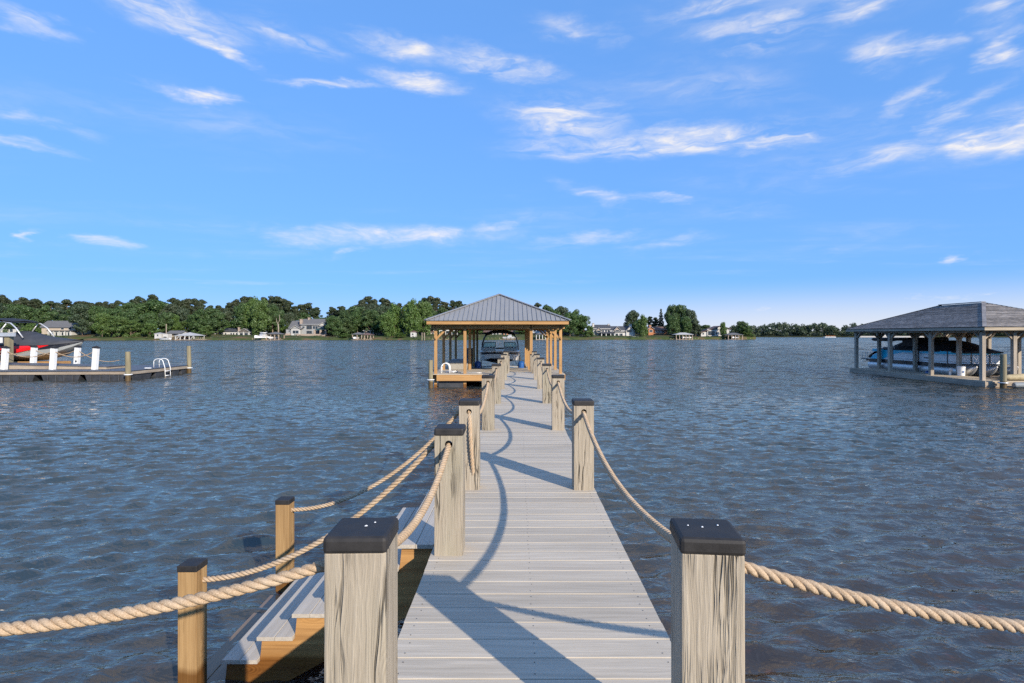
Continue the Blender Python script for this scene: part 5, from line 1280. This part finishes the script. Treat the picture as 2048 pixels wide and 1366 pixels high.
h.chimney(1186.5,1190,647,660,'w_white',3); h.chimney(1260,1265,648.5,660,'w_white',2); h.chimney(1219,1222,648,656,'w_white',5)
h = House('house', 'orange brick house with brown roof behind trees on the point', 'house', 1312, 672, 290)
h.wall(1294,1334,660,676,'w_brick',0,9); h.gable_x(1293,1336,660,653,'r_brown',0,9); h.chimney(1301,1305,650.5,660,'w_brick',3)
for x in (1298,1311,1317,1323): h.win(x,x+4.5,662,665.5); h.win(x,x+4.5,668,672,0,'w_brick')
h.wall(1296,1306,658,676,'w_brick',-1,4); h.gable_y(1295,1307,658,653.5,'r_brown','w_brick',-1,5); h.win(1298,1304,660,664,-1)
h = House('house', 'white modern house with sloping roof and tall windows near the tip of the point', 'house', 1430, 672, 288)
h.wall(1402,1416,664,676,'w_white',0,8); h.wall(1414,1456,658,676,'w_white',-.5,9); h.wall(1452,1459,658,676,'w_white',.5,8)
b = MB(); b.slab([(h.x(1399),-1.2,h.z(665)),(h.x(1440),-1.2,h.z(651.5)),(h.x(1440),9,h.z(651.5)),(h.x(1399),9,h.z(665))], .22); b.slab([(h.x(1440),-1.2,h.z(651.5)),(h.x(1461),-1.2,h.z(657)),(h.x(1461),9,h.z(657)),(h.x(1440),9,h.z(651.5))], .22); b.build('roof', M['r_brown'], h.o)
MB().prism([(h.x(1414),-.5,h.z(660.4)),(h.x(1456),-.5,h.z(657.4)),(h.x(1440),-.5,h.z(652.4))], (0,.3,0)).build('gable_wall', M['w_white'], h.o)
h.win(1416,1428,662.5,670,-.5,'w_dark'); h.win(1431,1434,656,659,-.5); h.win(1431,1434,664.5,668,-.5); h.win(1440,1452,664.5,670,-.5,'w_dark'); h.win(1453,1458,658,661,.5); h.win(1405,1408,666,669)
h.win(1453,1458,664.5,667,.5)

# small docks and boathouses along that shore
def pavilion(px0, px1, ytop, yeave, ybot, Y, roof, label, postm='trim', n=4, dep=6.0, cat='boathouse', deckm='old_x', name='dock_pavilion'):
    h = House(name, label, cat, (px0+px1)/2, ybot, Y)
    h.hip(px0, px1, yeave, ytop, roof, 0, dep, .3)
    xs = np.linspace(px0+.8, px1-.8, n); h.posts(xs, yeave, ybot+2, postm, .2, .3); h.posts(xs, yeave, ybot+2, postm, dep-.2, .3)
    MB().box(h.x(px0), h.x(px1), -.4, dep+.3, h.z(ybot-1.3), h.z(ybot-.2)).build('floor', M[deckm], h.o)
    MB().box(h.x(px0), h.x(px1), -.05, .1, h.z(yeave+1), h.z(yeave)).build('header', M[postm], h.o); return h
h = pavilion(350,388,664.5,671,680.4,232,'r_pale','white hip-roofed boathouse with white posts at the left far shore','trim',5,8)
for x in (353,367,381): MB().beam((h.x(x),.2,h.z(678)),(h.x(x+5),.2,h.z(672)),.2,.2,(0,1,0)).build('brace', M['trim'], h.o)
pavilion(532,558,663.5,668,680.4,243,'r_grey','brown-posted gazebo boathouse right of the docked white cruiser','w_stone',4,6)
pavilion(704,724,664.3,668.5,680.2,246,'r_grey','left of the twin grey pavilions on the dock near the long dark house','w_stone',3,5)
pavilion(722,742,665.6,669.5,680.2,248,'r_brown','right of the twin brown-roofed pavilions near the long dark house','w_stone',4,5)
pavilion(1072,1092,664,668.5,679.8,258,'r_grey','grey-roofed boathouse seen between the right boathouse posts','trim',4,6)
pavilion(1352,1386,665,669,680,270,'r_pale','grey-roofed boathouse on stilts below the tall trees of the point','w_stone',6,6)
pavilion(1456,1486,665.5,669.5,680,276,'r_grey','open boathouse beside the white modern house near the tip','w_stone',5,6)
def small_boat(px, py, Y, L, label, mats=('gel_white','gel_dark'), cabin=True, rz=0.0, name='moored_boat'):
    o = thing(name, label, 'boat', (WX(px, Y), Y, max(0.0, WZ(py, Y))), rz)
    b = MB(); xs = [0, .12*L, .4*L, L]; ws = [.05, .55, .95, .9]
    b.loft([[(xs[i]-L/2, -ws[i], .95-.1*i/3), (xs[i]-L/2, -ws[i]*.7, .2), (xs[i]-L/2, 0, .05), (xs[i]-L/2, ws[i]*.7, .2), (xs[i]-L/2, ws[i], .95-.1*i/3)] for i in range(4)])
    b.build('hull', M[mats[0]], o, smooth='auto'); MB().box(-L*.1, L*.42, -.8, .8, .6, .98).build('cockpit', M['vinyl'], o, bevel=.05)
    b = MB(); b.loft([[(xs[i]-L/2, -ws[i]-.015, .72), (xs[i]-L/2, -ws[i]-.02, .84)] for i in range(1,4)], 0, False, False); b.build('stripe', M[mats[1]], o)
    if cabin:
        MB().hexa([(-.8,-.75,.95),(1.2,-.75,.95),(1.2,.75,.95),(-.8,.75,.95),(-.3,-.65,1.75),(1.1,-.65,1.75),(1.1,.65,1.75),(-.3,.65,1.75)]).build('cabin', M['gel_white'], o, bevel=.06)
        MB().hexa([(-.72,-.78,1.2),(1.0,-.78,1.2),(1.0,.78,1.2),(-.72,.78,1.2),(-.5,-.74,1.55),(1.0,-.74,1.55),(1.0,.74,1.55),(-.5,.74,1.55)]).build('cabin_window', M['pane'], o)
        MB().box(-.5,1.5,-.8,.8,1.78,1.86).build('hardtop', M['gel_white'], o)
    else: MB().hexa([(-.4,-.7,.95),(.3,-.7,.95),(.3,.7,.95),(-.4,.7,.95),(-.1,-.6,1.4),(.2,-.6,1.4),(.2,.6,1.4),(-.1,.6,1.4)]).build('windscreen', M['pane'], o)
    return o
small_boat(525, 677, 242, 7.5, 'white cabin cruiser raised on a lift left of the gazebo boathouse', rz=R(70)).scale = (1.2,1.2,1.5)
small_boat(546, 677.5, 245, 5.5, 'pale runabout under the gazebo boathouse', cabin=False, rz=R(75))
small_boat(330, 680, 230, 4.5, 'small white skiff moored left of the white hip-roofed boathouse', cabin=False)
small_boat(712, 678, 247, 5, 'white boat under the left twin pavilion', cabin=False, rz=R(80))
small_boat(1372, 677, 272, 6, 'pale boat inside the stilted boathouse on the point', cabin=False, rz=R(30))
small_boat(1470, 677, 278, 5, 'white boat inside the open boathouse near the tip', cabin=False, rz=R(40))
small_boat(1018, 677.5, 258, 6, 'white runabout moored behind the motor boat', cabin=True)
small_boat(368, 677.5, 236, 6, 'brown wooden boat inside the white hip-roofed boathouse', ('w_brick','gel_white'), False)
def jetty(px0, px1, py, Y, label, n=5):
    o = thing('jetty', label, 'jetty', (WX((px0+px1)/2, Y), Y, 0)); w = (px1-px0)*Y/F/2; z = WZ(py, Y)
    MB().box(-w, w, -.8, .8, z-.2, z).build('deck', M['old_x'], o)
    for x in np.linspace(-w+.2, w-.2, n): MB().box(x-.14, x+.14, -.95, -.82, -1, z+.75).build('pile', M['piling'], o)
jetty(388,412,678,232,'grey jetty with piles right of the white hip-roofed boathouse',7)
jetty(506,534,679,243,'low jetty in front of the white cabin cruiser',5)
jetty(724,745,678.6,246,'low jetty beside the twin pavilions',6)
jetty(858,905,678.4,252,'white cluttered jetty in front of the white gabled house',8)
jetty(968,1030,678.2,258,'jetty behind the motor boat on the far shore',9)
jetty(1090,1122,678,260,'jetty right of the grey-roofed boathouse on the far shore',6)
jetty(1340,1396,679,272,'long jetty under the stilted boathouse on the point',10)
jetty(1440,1500,679,279,'jetty running out to the tip of the point',8)
for (px, lab) in ((844,'left of two tall pale pilings off the far shore'),(849,'right of two tall pale pilings off the far shore')):
    tag(MB().tube([(0,0,-2),(0,0,3.4)], .2, 8).build('mooring_piling', M['bark_pale'], loc=(WX(px,246),246,0)), lab, 'piling')
tag(MB().tube([(0,0,-1),(0,0,6.2)], .18, 8).build('flag_pole', M['bark_pale'], loc=(WX(332.5,243),243,land_z(332,243))), 'pale pole standing behind the small white shed', 'pole')
h = House('excursion_boat', 'small orange-roofed boat far off in front of the distant woods', 'boat', 1661, 674.6, 545)
h.wall(1650,1672,673.6,675,'gel_white',0,3,'hull'); h.wall(1652,1671,671.6,672.3,'w_brick',0,3,'awning'); h.posts((1653,1658,1663,1668),672.3,673.6,'trim',.1,.2)
h = House('house', 'white house glimpsed under the right boathouse roof on the distant shore', 'house', 1770, 670, 540)
h.wall(1764,1772,666.5,674,'w_white',0,8); h.hip(1763,1773,666.5,664,'r_grey',0,8); h.win(1766,1769,668,670)
h = House('jetty', 'long pale seawall on the distant shore under the right boathouse roof', 'wall', 1760, 674, 530)
h.wall(1718,1850,672.3,675.5,'r_pale',0,1,'seawall'); h.wall(1718,1850,671.9,672.2,'trim',-.2,1.4,'coping')
